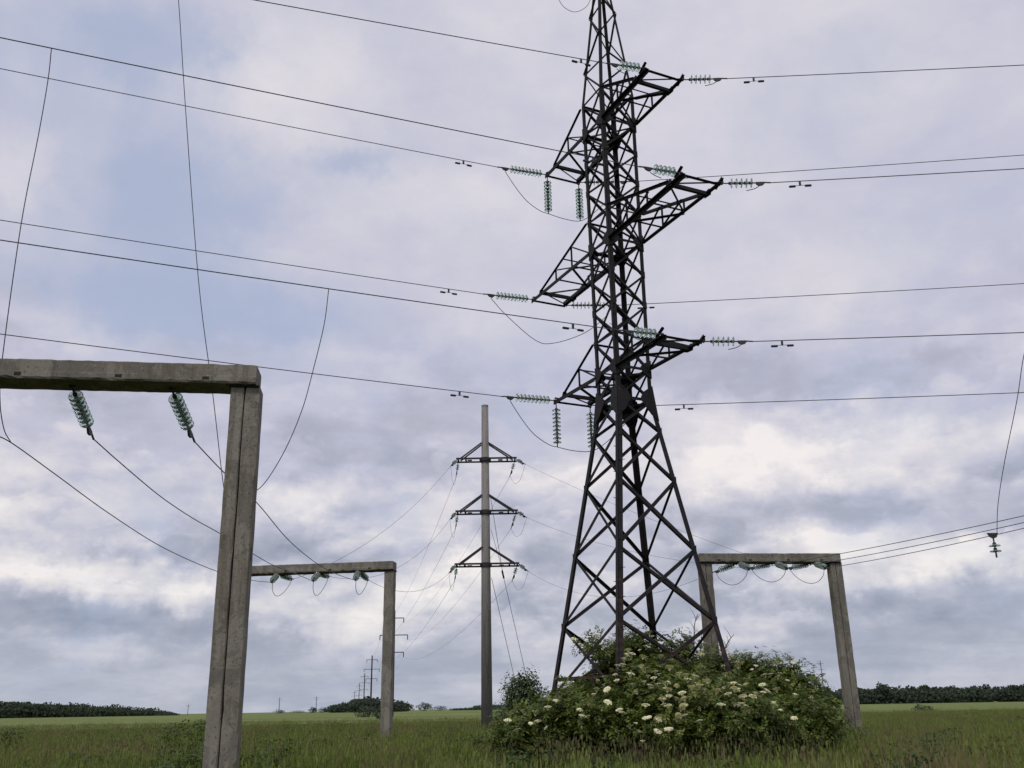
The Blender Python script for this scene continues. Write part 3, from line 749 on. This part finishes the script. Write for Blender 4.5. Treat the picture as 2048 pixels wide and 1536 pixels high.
# pole strings and thin wires
gs = 'small insulator strings on the pole crossarms'
def sagline(a, b, sag, n=24): return [a.lerp(b, i/n)-tz*(4*sag*(i/n)*(1-i/n)) for i in range(n+1)]
lt = [(h3, None), (h2, None), (h1, None)]
tgt_left = {0: h1, 1: h2, 2: h3}; tgt_right = {0: k3, 1: k2, 2: k1}
pixL = {0: [(820,1003),(745,1072),(690,1120)], 1: [(860,1052),(780,1088),(700,1113)], 2: [(870,1154),(830,1159),(790,1160)]}
pixR = {0: [(1130,972),(1250,1028),(1400,1098)], 1: [(1130,1056),(1250,1083),(1380,1103)], 2: [(1130,1152),(1200,1158),(1330,1154)]}
for i in range(3):
    Lp, Rp, nm = PT[i]
    a = place_string(P3, Lp, Lp+Vector((-.32, -1.0, -.62)), f'front left insulator string on the {nm} crossarm of the concrete pole', gs)
    wire('conductor', sagline(a, tgt_left[i], (.9, 1.2, .75)[i]), .008, f'thin wire from the left end of the {nm} pole crossarm to the middle portal', 'wire', 'thin wires on the concrete pole')
    b = place_string(P3, Lp+Vector((.1, .3, 0)), Lp+Vector((-.15, 1.3, -1.1)), f'rear left insulator string on the {nm} crossarm of the concrete pole', gs)
    c = place_string(P3, Rp, Rp+Vector((.55, -.9, -.55)), f'front right insulator string on the {nm} crossarm of the concrete pole', gs)
    wire('conductor', sagline(c, tgt_right[i], (.25, .5, 1.25)[i]), .007, f'thin wire from the right end of the {nm} pole crossarm to the right portal', 'wire', 'thin wires on the concrete pole')
    e = place_string(P3, Rp+Vector((-.12, .3, 0)), Rp+Vector((-.55, 1.1, -1.1)), f'rear right insulator string on the {nm} crossarm of the concrete pole', gs)
    for (p, q, sd_) in ((a, b, 'left'), (c, e, 'right')):
        m = (p+q)/2-tz*.75; wire('jumper_cable', smooth_path([p, p.lerp(m, .6)-tz*.22, m, q.lerp(m, .6)-tz*.22, q]), .008, f'{sd_} jumper loop below the {nm} crossarm of the concrete pole', 'cable')
    z2 = (18.1, 14.8, 11.5)[i]; w2 = (1.9, 2.75, 2.0)[i]
    for s, st, sd_ in ((-1, b, 'left'), (1, e, 'right')):
        ends = [st]+[P+Vector((s*w2, 0, z2)) for P in FPS[:3]]; pts = []
        for j in range(3): pts += sagline(ends[j], ends[j+1], 2.0+j*.6, 16)[:-1 if j < 2 else None]
        wire('conductor', pts, .009, f'thin {sd_} wire from the {nm} pole crossarm to the distant poles', 'wire', 'thin wires of the receding line')
# guys
gy = atY(1057, 1372, 62.0); J = atplane(1006, 1149, Vector((pb.x, YP, 0)), gy)
G = Vector((gy.x+(gy.x-J.x)*.1, gy.y, 0)); G = gy-(J-gy).normalized()*0; G = J+(gy-J)*((J.z)/(J.z-gy.z))
T1_ = Vector((pb.x+.3, YP, 14.0)); T2_ = Vector((pb.x+.32, YP, 11.9)); T3_ = Vector((pb.x+.33, YP, 9.0))
wire('guy_wire', sagline(T1_, J, .03, 4)+[G], .016, 'twisted steel guy cable with a clamp, right of the concrete pole', 'guy wire', None, 'wire_rust')
wire('guy_wire', [T2_, J+Vector((.02, 0, .1))], .012, 'short guy strand joining the right guy cable below the middle crossarm', 'guy wire', None, 'wire_rust')
G3 = atz(1031, 1365, 1.5); g3_ = atY(1031, 1365, 60.0); G3 = T3_+(g3_-T3_)*(T3_.z/(T3_.z-g3_.z))
wire('guy_wire', [T3_, G3], .016, 'straight guy cable closest to the concrete pole shaft', 'guy wire', None, 'wire_rust')
tb = root('turnbuckle', J, 'dark clamp on the right guy cable of the concrete pole', 'clamp')
part('body', MB().tube([J-(G-J).normalized()*.25, J+(G-J).normalized()*.25], .055, 6), 'fitting', tb)

# ------------------------------------------------------------------ wires leaving the right portal
gr = 'wires leaving the right portal'
for a, y, Z, pix, lab in ((l1, 1030, 6.5, [(1690,1108),(1850,1078)], 'upper wire rising to the right edge from the right portal'),
                 (l2, 1052, 6.3, [(1700,1116),(1850,1090)], 'middle wire rising to the right edge from the right portal'),
                 (l3, 1068, 6.2, [(1700,1122),(1850,1102)], 'lower wire rising to the right edge from the right portal')):
    q = atz(2048, y, Z); b = q+(q-a).normalized()*16; b.z = q.z+.9
    pts = sagline(a, b, .42, 30)
    wire('conductor', pts, .0115, lab, 'power line', gr)
    if y == 1052: qa, qb = a, q
hp = atplane(1985, 1068, qa, qb)
hang = string_proto('insulator_string', 2, .16, 1.25, clamp=False)
place_string(hang, hp, hp-tz*2, 'two loose glass discs hanging upside down from a wire at the right', None)
ck = root('wire_clamp', hp, 'small dark clamp holding the loose discs to the wire at the right', 'clamp')
part('jaw', MB().plate([hp+Vector((x, 0, z)) for x, z in ((-.16,.03),(.16,.03),(.1,-.1),(0,-.14),(-.1,-.08))], (0,1,0), .05), 'fitting', ck)
dj = atplane(1994, 1066, qa, qb); dt = on_line(LINE[1,-1,'R'], 2062, 786); dt = dt if abs(dt.x) < 60 else dj+tz*5
dtop = on_line(LINE[1,1,'R'], 2060, 664)
span('dropper_wire', dtop, dj, [(2046,720),(2034,800),(2008,930),(1996,1010)], .0105, 'dropper wire curving down at the right edge of the picture', gd, 'wire')

# ------------------------------------------------------------------ foliage
def leaf_mesh(name, mats, T, tmpl_v, tmpl_f, mat):
    """T: (n,4,4) transforms; one mesh of all leaves"""
    n = len(T); k = len(tmpl_v); tv_ = np.c_[tmpl_v, np.ones(k)]
    V = np.einsum('nij,kj->nki', T, tv_)[:, :, :3].reshape(-1, 3)
    Fa = (np.asarray(tmpl_f)[None]+np.arange(n)[:, None, None]*k).reshape(-1, len(tmpl_f[0]))
    me = bpy.data.meshes.new(name); me.vertices.add(len(V)); me.vertices.foreach_set('co', V.ravel())
    w_ = Fa.shape[1]; me.loops.add(Fa.size); me.loops.foreach_set('vertex_index', Fa.ravel().astype(np.int32))
    me.polygons.add(len(Fa)); me.polygons.foreach_set('loop_start', np.arange(0, Fa.size, w_, dtype=np.int32))
    me.polygons.foreach_set('loop_total', np.full(len(Fa), w_, dtype=np.int32)); me.update(calc_edges=True)
    me.materials.append(M[mat]); return me
def leaflet(cx, cy, ang, L, W, z=0.0):
    c, s = math.cos(ang), math.sin(ang)
    pts = [(0, 0, 0), (L*.45, W/2, -.006), (L, 0, -.02), (L*.45, -W/2, -.006)]
    return [(cx+x*c-y*s, cy+x*s+y*c, z+zz) for x, y, zz in pts]
def pinnate():
    v = []
    for i, x in enumerate((.04, .10)):
        for s in (1, -1): v += leaflet(x, 0, s*1.0, .095, .046, -.012*i)
    v += leaflet(.14, 0, 0, .11, .052, -.03)
    return np.array(v), [(4*i, 4*i+1, 4*i+2, 4*i+3) for i in range(5)]
PIN_V, PIN_F = pinnate()
def simple():
    v = []
    for i, x in enumerate((.0, .05, .1)): v += leaflet(x, 0, (-.9, .9, 0)[i], .07, .05, 0)
    return np.array(v), [(4*i, 4*i+1, 4*i+2, 4*i+3) for i in range(3)]
SIM_V, SIM_F = simple()
def frames(pos_, xdir, up):
    n = len(pos_); x = xdir/np.linalg.norm(xdir, axis=1)[:, None]
    y = np.cross(up, x); y /= np.linalg.norm(y, axis=1)[:, None]+1e-9; z = np.cross(x, y)
    T = np.zeros((n, 4, 4)); T[:, :3, 0] = x; T[:, :3, 1] = y; T[:, :3, 2] = z; T[:, :3, 3] = pos_; T[:, 3, 3] = 1; return T
def crown(lobes, density, shoot=(.25, .6), leaves=8, size=1.2, seed=0):
    """leafy shoots spread through ellipsoid lobes; returns leaf transforms and shoot tips facing out"""
    g = np.random.default_rng(seed); Ts = []; tips = []
    for (c, r) in lobes:
        r = np.array(r); area = 4*math.pi*((r[0]*r[1])**1.6/3+(r[0]*r[2])**1.6/3+(r[1]*r[2])**1.6/3)**(1/1.6)
        n = int(area*density)
        d = g.normal(size=(n, 3)); d /= np.linalg.norm(d, axis=1)[:, None]
        lump = 1.03+.20*np.sin(d[:, 0]*7+seed)*np.cos(d[:, 2]*6+seed*2)+.13*np.sin(d[:, 1]*11+d[:, 2]*9)
        rad = (.50+.42*g.random(n)**.6)*lump*(.92 if r[2] > .3 else 1)
        p0 = np.array(c)+d*r*rad[:, None]
        sd_ = d*1.0+g.normal(size=(n, 3))*.45+np.array([0, 0, .55]); sd_ /= np.linalg.norm(sd_, axis=1)[:, None]
        L = g.uniform(*shoot, n)
        tips.append(np.c_[p0+sd_*L[:, None], d])
        for j in range(leaves):
            f = (j+.5)/leaves; p = p0+sd_*(L*f)[:, None]+g.normal(size=(n, 3))*.02
            s = g.normal(size=(n, 3)); s -= sd_*np.sum(s*sd_, 1)[:, None]; s /= np.linalg.norm(s, axis=1)[:, None]
            x = s+sd_*.35+np.array([0, 0, -.12]); up = sd_*.4+np.array([0, 0, .9])+g.normal(size=(n, 3))*.25
            T = frames(p, x, up); sc = size*g.uniform(.7, 1.25, n)*(1.05-.35*f); T[:, :3, :3] *= sc[:, None, None]
            Ts.append(T[p[:, 2] > .02])
    return np.concatenate(Ts), np.concatenate(tips)
def lobe(px, py, Y, rx, rz, ryf=.8):
    c = atY(px, py, Y); k = (c-O).dot(cF)/FPX
    return (tuple(c), (rx*k, rx*k*ryf, rz*k))
# flower head
def umbel(seed):
    g = random.Random(seed); mb = MB()
    for i in range(46):
        a = i*2.4; r = .098*math.sqrt((i+.5)/46); x, y = r*math.cos(a), r*math.sin(a); z = .03*(1-(r/.1)**2)+g.uniform(-.004, .004)
        s = g.uniform(.015, .021); t = g.uniform(0, 3); tx, ty = g.uniform(-.25, .25), g.uniform(-.25, .25)
        mb.add([(x+s*math.cos(t+q*math.pi/2), y+s*math.sin(t+q*math.pi/2), z+s*(tx*math.cos(t+q*math.pi/2)+ty*math.sin(t+q*math.pi/2))) for q in range(4)], [(0,1,2,3)])
    for q in range(5):
        a = q*1.257; mb.tube([(0,0,-.09),(.055*math.cos(a),.055*math.sin(a),.004)], .003, 3)
    return mb.mesh('flower_head', 'flower')
UM = [umbel(i) for i in range(4)]
def shrub(name, loc, lobes, label, density, seed, flowers=0, fpix=(), mat='elder_leaf', tmpl=(PIN_V, PIN_F), size=1.22, leaves=8, shoot=(.25, .6), fdist=None):
    r0 = root(name, loc, label, 'bush', 'elder thicket round the pylon' if mat == 'elder_leaf' else None)
    T, tips = crown(lobes, density, shoot, leaves, size, seed)
    T = T.copy(); T[:, :3, 3] -= np.array(loc)
    fo = link('foliage', leaf_mesh('foliage', None, T, tmpl[0], tmpl[1], mat), r0); tag(fo, kind='stuff')
    # woody stems from the ground into every lobe
    rs = random.Random(seed); b0 = Vector(loc)
    for (c, r) in lobes:
        for q in range(3):
            top = Vector(c)+Vector((rs.uniform(-.6, .6)*r[0], rs.uniform(-.6, .6)*r[1], rs.uniform(.1, .85)*r[2]))
            foot = Vector((top.x*.75+c[0]*.25+rs.uniform(-.2, .2), top.y*.8+c[1]*.2, 0)); mid = foot.lerp(top, .5)+Vector((rs.uniform(-.15, .15), rs.uniform(-.15, .15), .1))
            part('stem', MB().tube(smooth_path([foot, mid, top], 4), .03, 5, .008), 'bark', r0)
    # flower heads on outer shoots that face the light
    if flowers:
        g = np.random.default_rng(seed+50); cand = tips[(tips[:, 5] > -.25) & (tips[:, 4] < .35)]
        for (px, py, sx, sy, nn) in fpix:
            # denser flowering where the thicket shows it
            for _ in range(int(nn*1.7)):
                tx, ty = px+g.normal()*sx, py+g.normal()*sy
                rr = np.array(ray(tx, ty)); v_ = cand[:, :3]-np.array(O); along = v_@rr; off = np.linalg.norm(v_-along[:, None]*rr, axis=1)
                ok = off < .11
                if not ok.any(): continue
                i = np.where(ok)[0][np.argmin(along[ok])]
                p = Vector(cand[i, :3]); o = link('flower_head', UM[int(g.integers(4))], r0)
                o.location = p-b0+Vector((0, -.16, .12)); s = g.uniform(.5, 1.2)*.85
                o.rotation_euler = (g.normal()*.25+.12, g.normal()*.22, g.random()*6); o.scale = (s, s, s)
    return r0
shrub('elder_bush', (4.0, 26.2, 0), [lobe(1270,1312,26.0,30,42),lobe(1215,1388,26,52,50),lobe(1352,1310,26.3,23,38),lobe(1198,1300,25.2,26,6),lobe(1300,1420,25.6,130,78),lobe(1310,1360,26.6,90,44),lobe(1245,1335,26.0,34,24)],
      'tall elder bush growing up inside the legs of the pylon', 42, 11, 1, [(1330,1310,60,35,16),(1190,1285,20,6,5),(1260,1350,60,30,10)])
shrub('elder_bush', (6.6, 25.6, 0), [lobe(1420,1370,25.5,50,52),lobe(1520,1385,25.8,62,68),lobe(1592,1402,25.5,50,62),lobe(1490,1440,25.2,135,62),lobe(1475,1345,25.9,18,20)],
      'dense round elder bush at the right of the thicket, few flowers', 42, 12, 1, [(1500,1350,70,18,12),(1580,1400,40,30,12),(1440,1330,30,15,6)])
shrub('elder_bush', (4.1, 22.2, 0), [lobe(1330,1440,22.3,85,55),lobe(1440,1445,22,90,52),lobe(1290,1395,23,50,48),lobe(1400,1395,22.8,85,36),lobe(1500,1450,22.4,55,42),lobe(1370,1475,21.6,60,30),lobe(1350,1375,23.2,30,22)],
      'front elder bush covered with cream flower heads in the middle of the thicket', 40, 13, 1,
      [(1420,1388,60,12,40),(1400,1410,80,14,34),(1330,1440,30,20,14),(1490,1400,40,16,14),(1300,1360,40,10,14),(1290,1470,60,16,12),(1480,1455,50,14,10),(1255,1325,12,22,12),(1340,1500,70,12,8)])
shrub('elder_bush', (1.2, 23, 0), [lobe(1095,1455,22.8,62,40),lobe(1170,1445,22.5,75,46),lobe(1160,1418,23.5,45,30),lobe(1235,1450,22.4,60,52),lobe(1035,1478,22.4,38,28),lobe(1090,1412,24.6,16,10)],
      'left elder bush of the thicket at the foot of the left pylon leg', 38, 14, 1, [(1080,1460,50,20,12),(1150,1420,50,30,8),(1200,1380,40,14,6),(1025,1480,16,10,6),(1220,1440,40,25,6)])
shrub('small_shrub', (.45, 24.5, 0), [lobe(1046,1398,24.5,27,34),lobe(1040,1432,24.5,34,42),lobe(1030,1376,24.5,10,18),lobe(1058,1372,24.5,12,18)],
      'small loose grey green shrub at the left end of the thicket, under the guy cables', 62, 15, mat='light_leaf', tmpl=(SIM_V, SIM_F), size=1.25, leaves=8, shoot=(.15, .4))
shrub('elder_bush', (7.6, 24, 0), [lobe(1610,1450,23.5,58,42),lobe(1648,1446,24.5,26,26),lobe(1540,1478,22.8,70,26)],
      'low spreading elder bush at the right foot of the thicket', 36, 16, 1, [(1560,1450,30,15,6)])
# bare twigs
def dead_branch(pts, label):
    r0 = root('dead_branch', pts[0], label, 'branch'); p = smooth_path(pts, 4); part('twig', MB().tube(p, .022, 5, .006), 'bark', r0)
    rs = random.Random(len(label))
    for q in range(7):
        a = p[rs.randrange(len(p)//4, len(p)-1)]; b = a+Vector((rs.uniform(-.22, .22), rs.uniform(-.1, .1), rs.uniform(.12, .32)))
        part('twig', MB().tube([a, a.lerp(b, .5)+Vector((.02, 0, .0)), b], .009, 4, .003), 'bark', r0)
dead_branch([atY(1386,1340,26.5),atY(1388,1290,26.5),atY(1389,1250,26.5),atY(1395,1228,26.5)], 'bare dead twigs standing left of the left post of the right portal')
dead_branch([atY(1398,1330,26.2),atY(1402,1290,26.2),atY(1404,1262,26.2)], 'shorter bare twig in front of the left post of the right portal')
dead_branch([atY(1440,1320,25.6),atY(1456,1285,25.6),atY(1468,1268,25.6)], 'single bare twig right of the right pylon leg')

# ------------------------------------------------------------------ far woods
TRI_V = np.array([(-.5,-.3,0),(.5,-.35,.1),(.45,.4,-.05),(-.4,.45,.08)]); TRI_F = [(0,1,2,3)]
def wood(name, px0, px1, Y, tops, label, seed, per=420, step=None):
    """a belt of trees: crowns as clouds of leaf clumps on real depth"""
    g = np.random.default_rng(seed); Ts = []
    x0, x1 = atY(px0, 1410, Y).x, atY(px1, 1410, Y).x
    step = step or 7.0; nt = int(abs(x1-x0)/step)
    for row in range(3):
        for i in range(nt+1):
            f = (i+g.uniform(-.3, .3))/max(1, nt); f = min(max(f, 0), 1); X = x0+(x1-x0)*f; Yr = Y+row*11+g.uniform(-3, 3)
            H = np.interp(f, [t[0] for t in tops], [t[1] for t in tops])*g.uniform(.90, 1.07)*(1 if row else .86)
            rx = step*g.uniform(.55, .9); n = per
            d = g.normal(size=(n, 3)); d /= np.linalg.norm(d, axis=1)[:, None]; rr = g.random(n)**.35
            rz = H*.52; p = np.array((X, Yr, H*.47))+d*rr[:, None]*np.array((rx*1.15, rx*1.15, rz))
            p += .35*np.sin(p*1.7+i)
            T = frames(p, g.normal(size=(n, 3)), d+g.normal(size=(n, 3))*.6+1e-3); T[:, :3, :3] *= (max(.9, H*.14)*g.uniform(.6, 1.3, n))[:, None, None]
            Ts.append(T)
    T = np.concatenate(Ts); o = link(name, leaf_mesh(name, None, T, TRI_V, TRI_F, 'wood_hazed')); return tag(o, label, 'wood', None, 'stuff')
wood('distant_wood', -120, 328, 620, [(0,11.5),(.25,10.5),(.42,9.8),(.75,7.2),(.93,4.5),(1,2)], 'dark belt of trees along the horizon at far left', 1)
wood('distant_wood', 1560, 2230, 560, [(0,9.4),(.15,9.8),(.5,9.8),(.85,9.8),(1,10.2)], 'dark level wood along the horizon at far right', 2, 380)
wood('distant_wood', 664, 800, 640, [(0,5.5),(.2,8),(.42,10.5),(.75,8.8),(1,7)], 'small wood behind the receding line of poles', 3, 420, 6)
wood('distant_wood', 915, 1120, 820, [(0,2),(.3,5),(.6,6),(1,6.5)], 'low tree belt on the horizon behind the concrete pole', 4, 260, 9)
def far_tree(px, Y, H, W, label, seed, n=500):
    g = np.random.default_rng(seed); x = atY(px, 1415, Y).x; r0 = root('distant_tree', (x, Y, 0), label, 'tree')
    part('trunk', MB().tube([(x, Y, -.1), (x+.1, Y, H*.55)], H*.03, 6, H*.012), 'bark', r0)
    d = g.normal(size=(n, 3)); d /= np.linalg.norm(d, axis=1)[:, None]; rr = g.random(n)**.35*(1+.2*np.sin(d[:, 0]*5+d[:, 2]*4))
    p = np.array((0, 0, H*.55))+d*rr[:, None]*np.array((W/2, W/2, H*.45))
    T = frames(p, g.normal(size=(n, 3)), d+g.normal(size=(n, 3))*.6+1e-3); T[:, :3, :3] *= (H*.1*g.uniform(.6, 1.3, n))[:, None, None]
    tag(link('crown', leaf_mesh('crown', None, T, TRI_V, TRI_F, 'wood_hazed'), r0), kind='stuff')
for a in ((815,760,6.0,11,'round dark tree right of the middle portal post on the horizon',21),(850,780,7.0,13,'largest of the isolated dark trees between middle portal and concrete pole',22),(880,790,4.5,13,'low dark tree just left of the concrete pole on the horizon',23),
          (1771,560,12.2,10,'single tree top rising above the right wood',24),(560,700,3.2,9,'small bush on the horizon under the faint pole right of the near post',25),(596,700,2.6,12,'flat bush on the horizon between two faint poles',26),(627,690,4.5,6,'small round tree left of the small wood',27),(648,690,4.2,9,'small tree at the left end of the small wood',28),
          (1846,118,1.25,2.6,'small dark bush alone in the crop field at right',29),(768,130,2.2,2.4,'dark bush left of the foot of the middle portal post',30),(735,170,2.4,4.0,'dark bush at the foot of the receding poles',31)): far_tree(*a)

# ------------------------------------------------------------------ meadow
def tuft(name, seed, n, h, spread, seeds=.3, mat='grass', wid=.012):
    g = random.Random(seed); mb = MB()
    for i in range(n):
        a = g.uniform(0, 6.283); r = spread*math.sqrt(g.random()); x, y = r*math.cos(a), r*math.sin(a)
        hh = h*g.uniform(.55, 1.15); lean = g.uniform(.05, .5)*hh; b = g.uniform(0, 6.283); dx, dy = math.cos(b)*lean, math.sin(b)*lean
        w = wid*g.uniform(.6, 1.4); c, s = math.cos(b+1.57)*w, math.sin(b+1.57)*w
        p1 = (x+dx*.35, y+dy*.35, hh*.6); p2 = (x+dx, y+dy, hh)
        mb.add([(x-c, y-s, 0), (x+c, y+s, 0), (p1[0]+c*.7, p1[1]+s*.7, p1[2]), (p1[0]-c*.7, p1[1]-s*.7, p1[2]), p2], [(0,1,2,3),(3,2,4)])
        if g.random() < seeds:
            q = g.uniform(.5, 1.0); mb.add([(p2[0]-.012*q, p2[1], p2[2]-.02), (p2[0]+.012*q, p2[1]+.01, p2[2]-.02), (p2[0]+.016*q, p2[1], p2[2]+.05), (p2[0], p2[1], p2[2]+.10*q), (p2[0]-.016*q, p2[1], p2[2]+.05)], [(0,1,2,3,4)])
    return bpy.data.objects.new(name, mb.mesh(name, mat))
def scatter(name, pts, protos, smin, smax, label, cat, seed):
    cc = bpy.data.collections.new(name+'_kinds')
    for p in protos: cc.objects.link(p)
    me = bpy.data.meshes.new(name); me.from_pydata(pts, [], []); o = link(name, me)
    ng = bpy.data.node_groups.new(name+'_scatter', 'GeometryNodeTree')
    ng.interface.new_socket('Geometry', in_out='INPUT', socket_type='NodeSocketGeometry'); ng.interface.new_socket('Geometry', in_out='OUTPUT', socket_type='NodeSocketGeometry')
    N_ = ng.nodes; gi = N_.new('NodeGroupInput'); go = N_.new('NodeGroupOutput'); ip = N_.new('GeometryNodeInstanceOnPoints'); ci = N_.new('GeometryNodeCollectionInfo')
    ci.inputs['Collection'].default_value = cc; ci.inputs['Separate Children'].default_value = True; ci.inputs['Reset Children'].default_value = True
    rv = N_.new('FunctionNodeRandomValue'); rv.data_type = 'FLOAT_VECTOR'; rv.inputs[0].default_value = (-.12, -.12, 0); rv.inputs[1].default_value = (.12, .12, 6.283); rv.inputs['Seed'].default_value = seed
    rs = N_.new('FunctionNodeRandomValue'); rs.data_type = 'FLOAT'; rs.inputs[2].default_value = smin; rs.inputs[3].default_value = smax; rs.inputs['Seed'].default_value = seed+1
    ip.inputs['Pick Instance'].default_value = True
    Lk = ng.links.new; Lk(gi.outputs[0], ip.inputs['Points']); Lk(ci.outputs[0], ip.inputs['Instance']); Lk(rv.outputs[0], ip.inputs['Rotation']); Lk(rs.outputs[1], ip.inputs['Scale']); Lk(ip.outputs[0], go.inputs[0])
    md_ = o.modifiers.new('scatter', 'NODES'); md_.node_group = ng
    return tag(o, label, cat, None, 'stuff')
def field_pts(y0, y1, dens, seed, clump=0):
    g = np.random.default_rng(seed); n = int(dens*((y1**2-y0**2)*.66+12*(y1-y0))); out = []
    Y = np.sqrt(g.random(n*2)*(y1**2-y0**2)+y0**2); X = g.uniform(-1, 1, n*2)*(.66*Y+6); k = n
    if clump:
        m = np.sin(X*.9+np.sin(Y*.31)*2)*np.cos(Y*.35+np.sin(X*.27)*2); keep = m > clump; X, Y = X[keep], Y[keep]
    X, Y = X[:k], Y[:k]
    return [(x, y, .02) for x, y in zip(X, Y)]
FEET = []
for cx_, cy_, w_, n in [((p_[q]+p_[4]*.3).x, (p_[q]+p_[4]*.3).y, .45, 34) for p_ in (near, midp, rgt) for q in (1, 2)]+[(pb.x, pb.y, .6, 30)]:
    for i in range(n):
        a = random.uniform(0, 6.28); q = w_*random.uniform(.75, 1.7); FEET.append((cx_+q*math.cos(a), cy_+q*math.sin(a), .02))
scatter('tall_grass', field_pts(4, 16, 7, 1)+field_pts(16, 40, 13, 2)+field_pts(40, 75, 6, 3)+field_pts(75, 112, 3, 4)+FEET,
        [tuft('grass_tuft', 1, 26, .55, .16, .25), tuft('grass_tuft', 2, 22, .48, .2, .1), tuft('grass_tuft', 3, 24, .62, .18, .5), tuft('grass_tuft', 4, 30, .4, .22, .0, wid=.018)], .75, 1.25, 'tall unmown meadow grass with seed heads', 'grass', 3)
def ribbon(px0, px1, py, Y, n, seed, sy=1.0):
    g = np.random.default_rng(seed); out = []
    for i in range(n):
        px = g.uniform(px0, px1); p = atY(px, py, Y+g.normal()*sy); out.append((p.x, p.y, .02))
    return out
scatter('dry_stems', ribbon(1090, 1560, 1480, 20.8, 120, 5, .7)+ribbon(1000, 1700, 1480, 21.4, 90, 6, 1.0)+field_pts(30, 75, .45, 7, .25)+field_pts(17, 30, .10, 8, .3),
        [tuft('dry_tuft', 11, 14, .85, .16, .6, 'dry', .008), tuft('dry_tuft', 12, 12, .72, .2, .7, 'dry', .007)], .7, 1.1, 'brown dry stems in front of the bushes and across the meadow', 'dry grass', 9)
def herb(name, seed, h, n, mat):
    G = np.random.default_rng(seed); P_ = np.c_[G.normal(size=n)*.17, G.normal(size=n)*.17, h*(.2+.8*G.random(n)**.8)]
    T = frames(P_, np.c_[G.normal(size=(n, 2)), G.normal(size=n)*.3-.1], np.array([0, 0, 1.0])+G.normal(size=(n, 3))*.3)
    T[:, :3, :3] *= (1.0*G.uniform(.6, 1.5, n))[:, None, None]
    return bpy.data.objects.new(name, leaf_mesh(name, None, T, SIM_V, SIM_F, mat))
scatter('meadow_herbs', field_pts(16, 34, 1.6, 21, .25)+field_pts(34, 70, .5, 22, .3)+ribbon(980, 1260, 1480, 20.4, 60, 23, .8),
        [herb('herb_clump', 31, .55, 46, 'weed_leaf'), herb('herb_clump', 32, .45, 36, 'light_leaf'), herb('herb_clump', 33, .65, 54, 'weed_leaf')], .6, 1.25, 'patches of leafy herbs among the meadow grass', 'herbs', 29)
def leafy_weed(px, Y, h, label, seed, n=10, lobes=True):
    p = atY(px, 1500, Y); x, y = p.x, p.y; g = random.Random(seed); r0 = root('tall_weed', (x, y, 0), label, 'weed')
    for q in range(n):
        a = g.uniform(0, 6.28); r = g.uniform(0, .3); hh = h*g.uniform(.6, 1.0); b = Vector((x+r*math.cos(a), y+r*math.sin(a), 0)); t = b+Vector((g.uniform(-.2, .2), g.uniform(-.2, .2), hh))
        part('stalk', MB().tube([b, b.lerp(t, .5)+Vector((.02, 0, 0)), t], .008, 4, .004), 'weed_leaf', r0)
    G = np.random.default_rng(seed); m = 170; P_ = np.c_[x+G.normal(size=m)*.26, y+G.normal(size=m)*.26, h*(.15+.85*G.random(m)**.8)]
    T = frames(P_, np.c_[G.normal(size=(m, 2)), G.normal(size=m)*.3-.2], np.array([0, 0, 1.0])+G.normal(size=(m, 3))*.3)
    T[:, :3, :3] *= (1.1*G.uniform(.7, 1.4, m))[:, None, None]; T[:, :3, 3] -= np.array((x, y, 0))
    tag(link('foliage', leaf_mesh('foliage', None, T, SIM_V, SIM_F, 'weed_leaf'), r0), kind='stuff')
for a in ((18,33,1.25,'dark bushy weed at the far left edge of the meadow',41),(345,31,1.35,'tall weed left of the near post, breaking the horizon',42),(392,30,1.45,'leaning tall weed beside the near post, breaking the horizon',43),
          (372,18.5,.85,'broad leafed weed at the bottom left of the near post',44),(560,24,.85,'dark leafy weed in the meadow right of the near post',45),(405,21,.95,'weed touching the left side of the near post',46),
          (960,30,.9,'yellowish weed clump at the foot of the concrete pole',47),(985,33,.95,'second weed clump right of the concrete pole foot',48),(1712,30,.9,'weed below the foot of the right portal post',49),(1672,28,1.15,'upright weed at the right end of the thicket',50)): leafy_weed(*a)
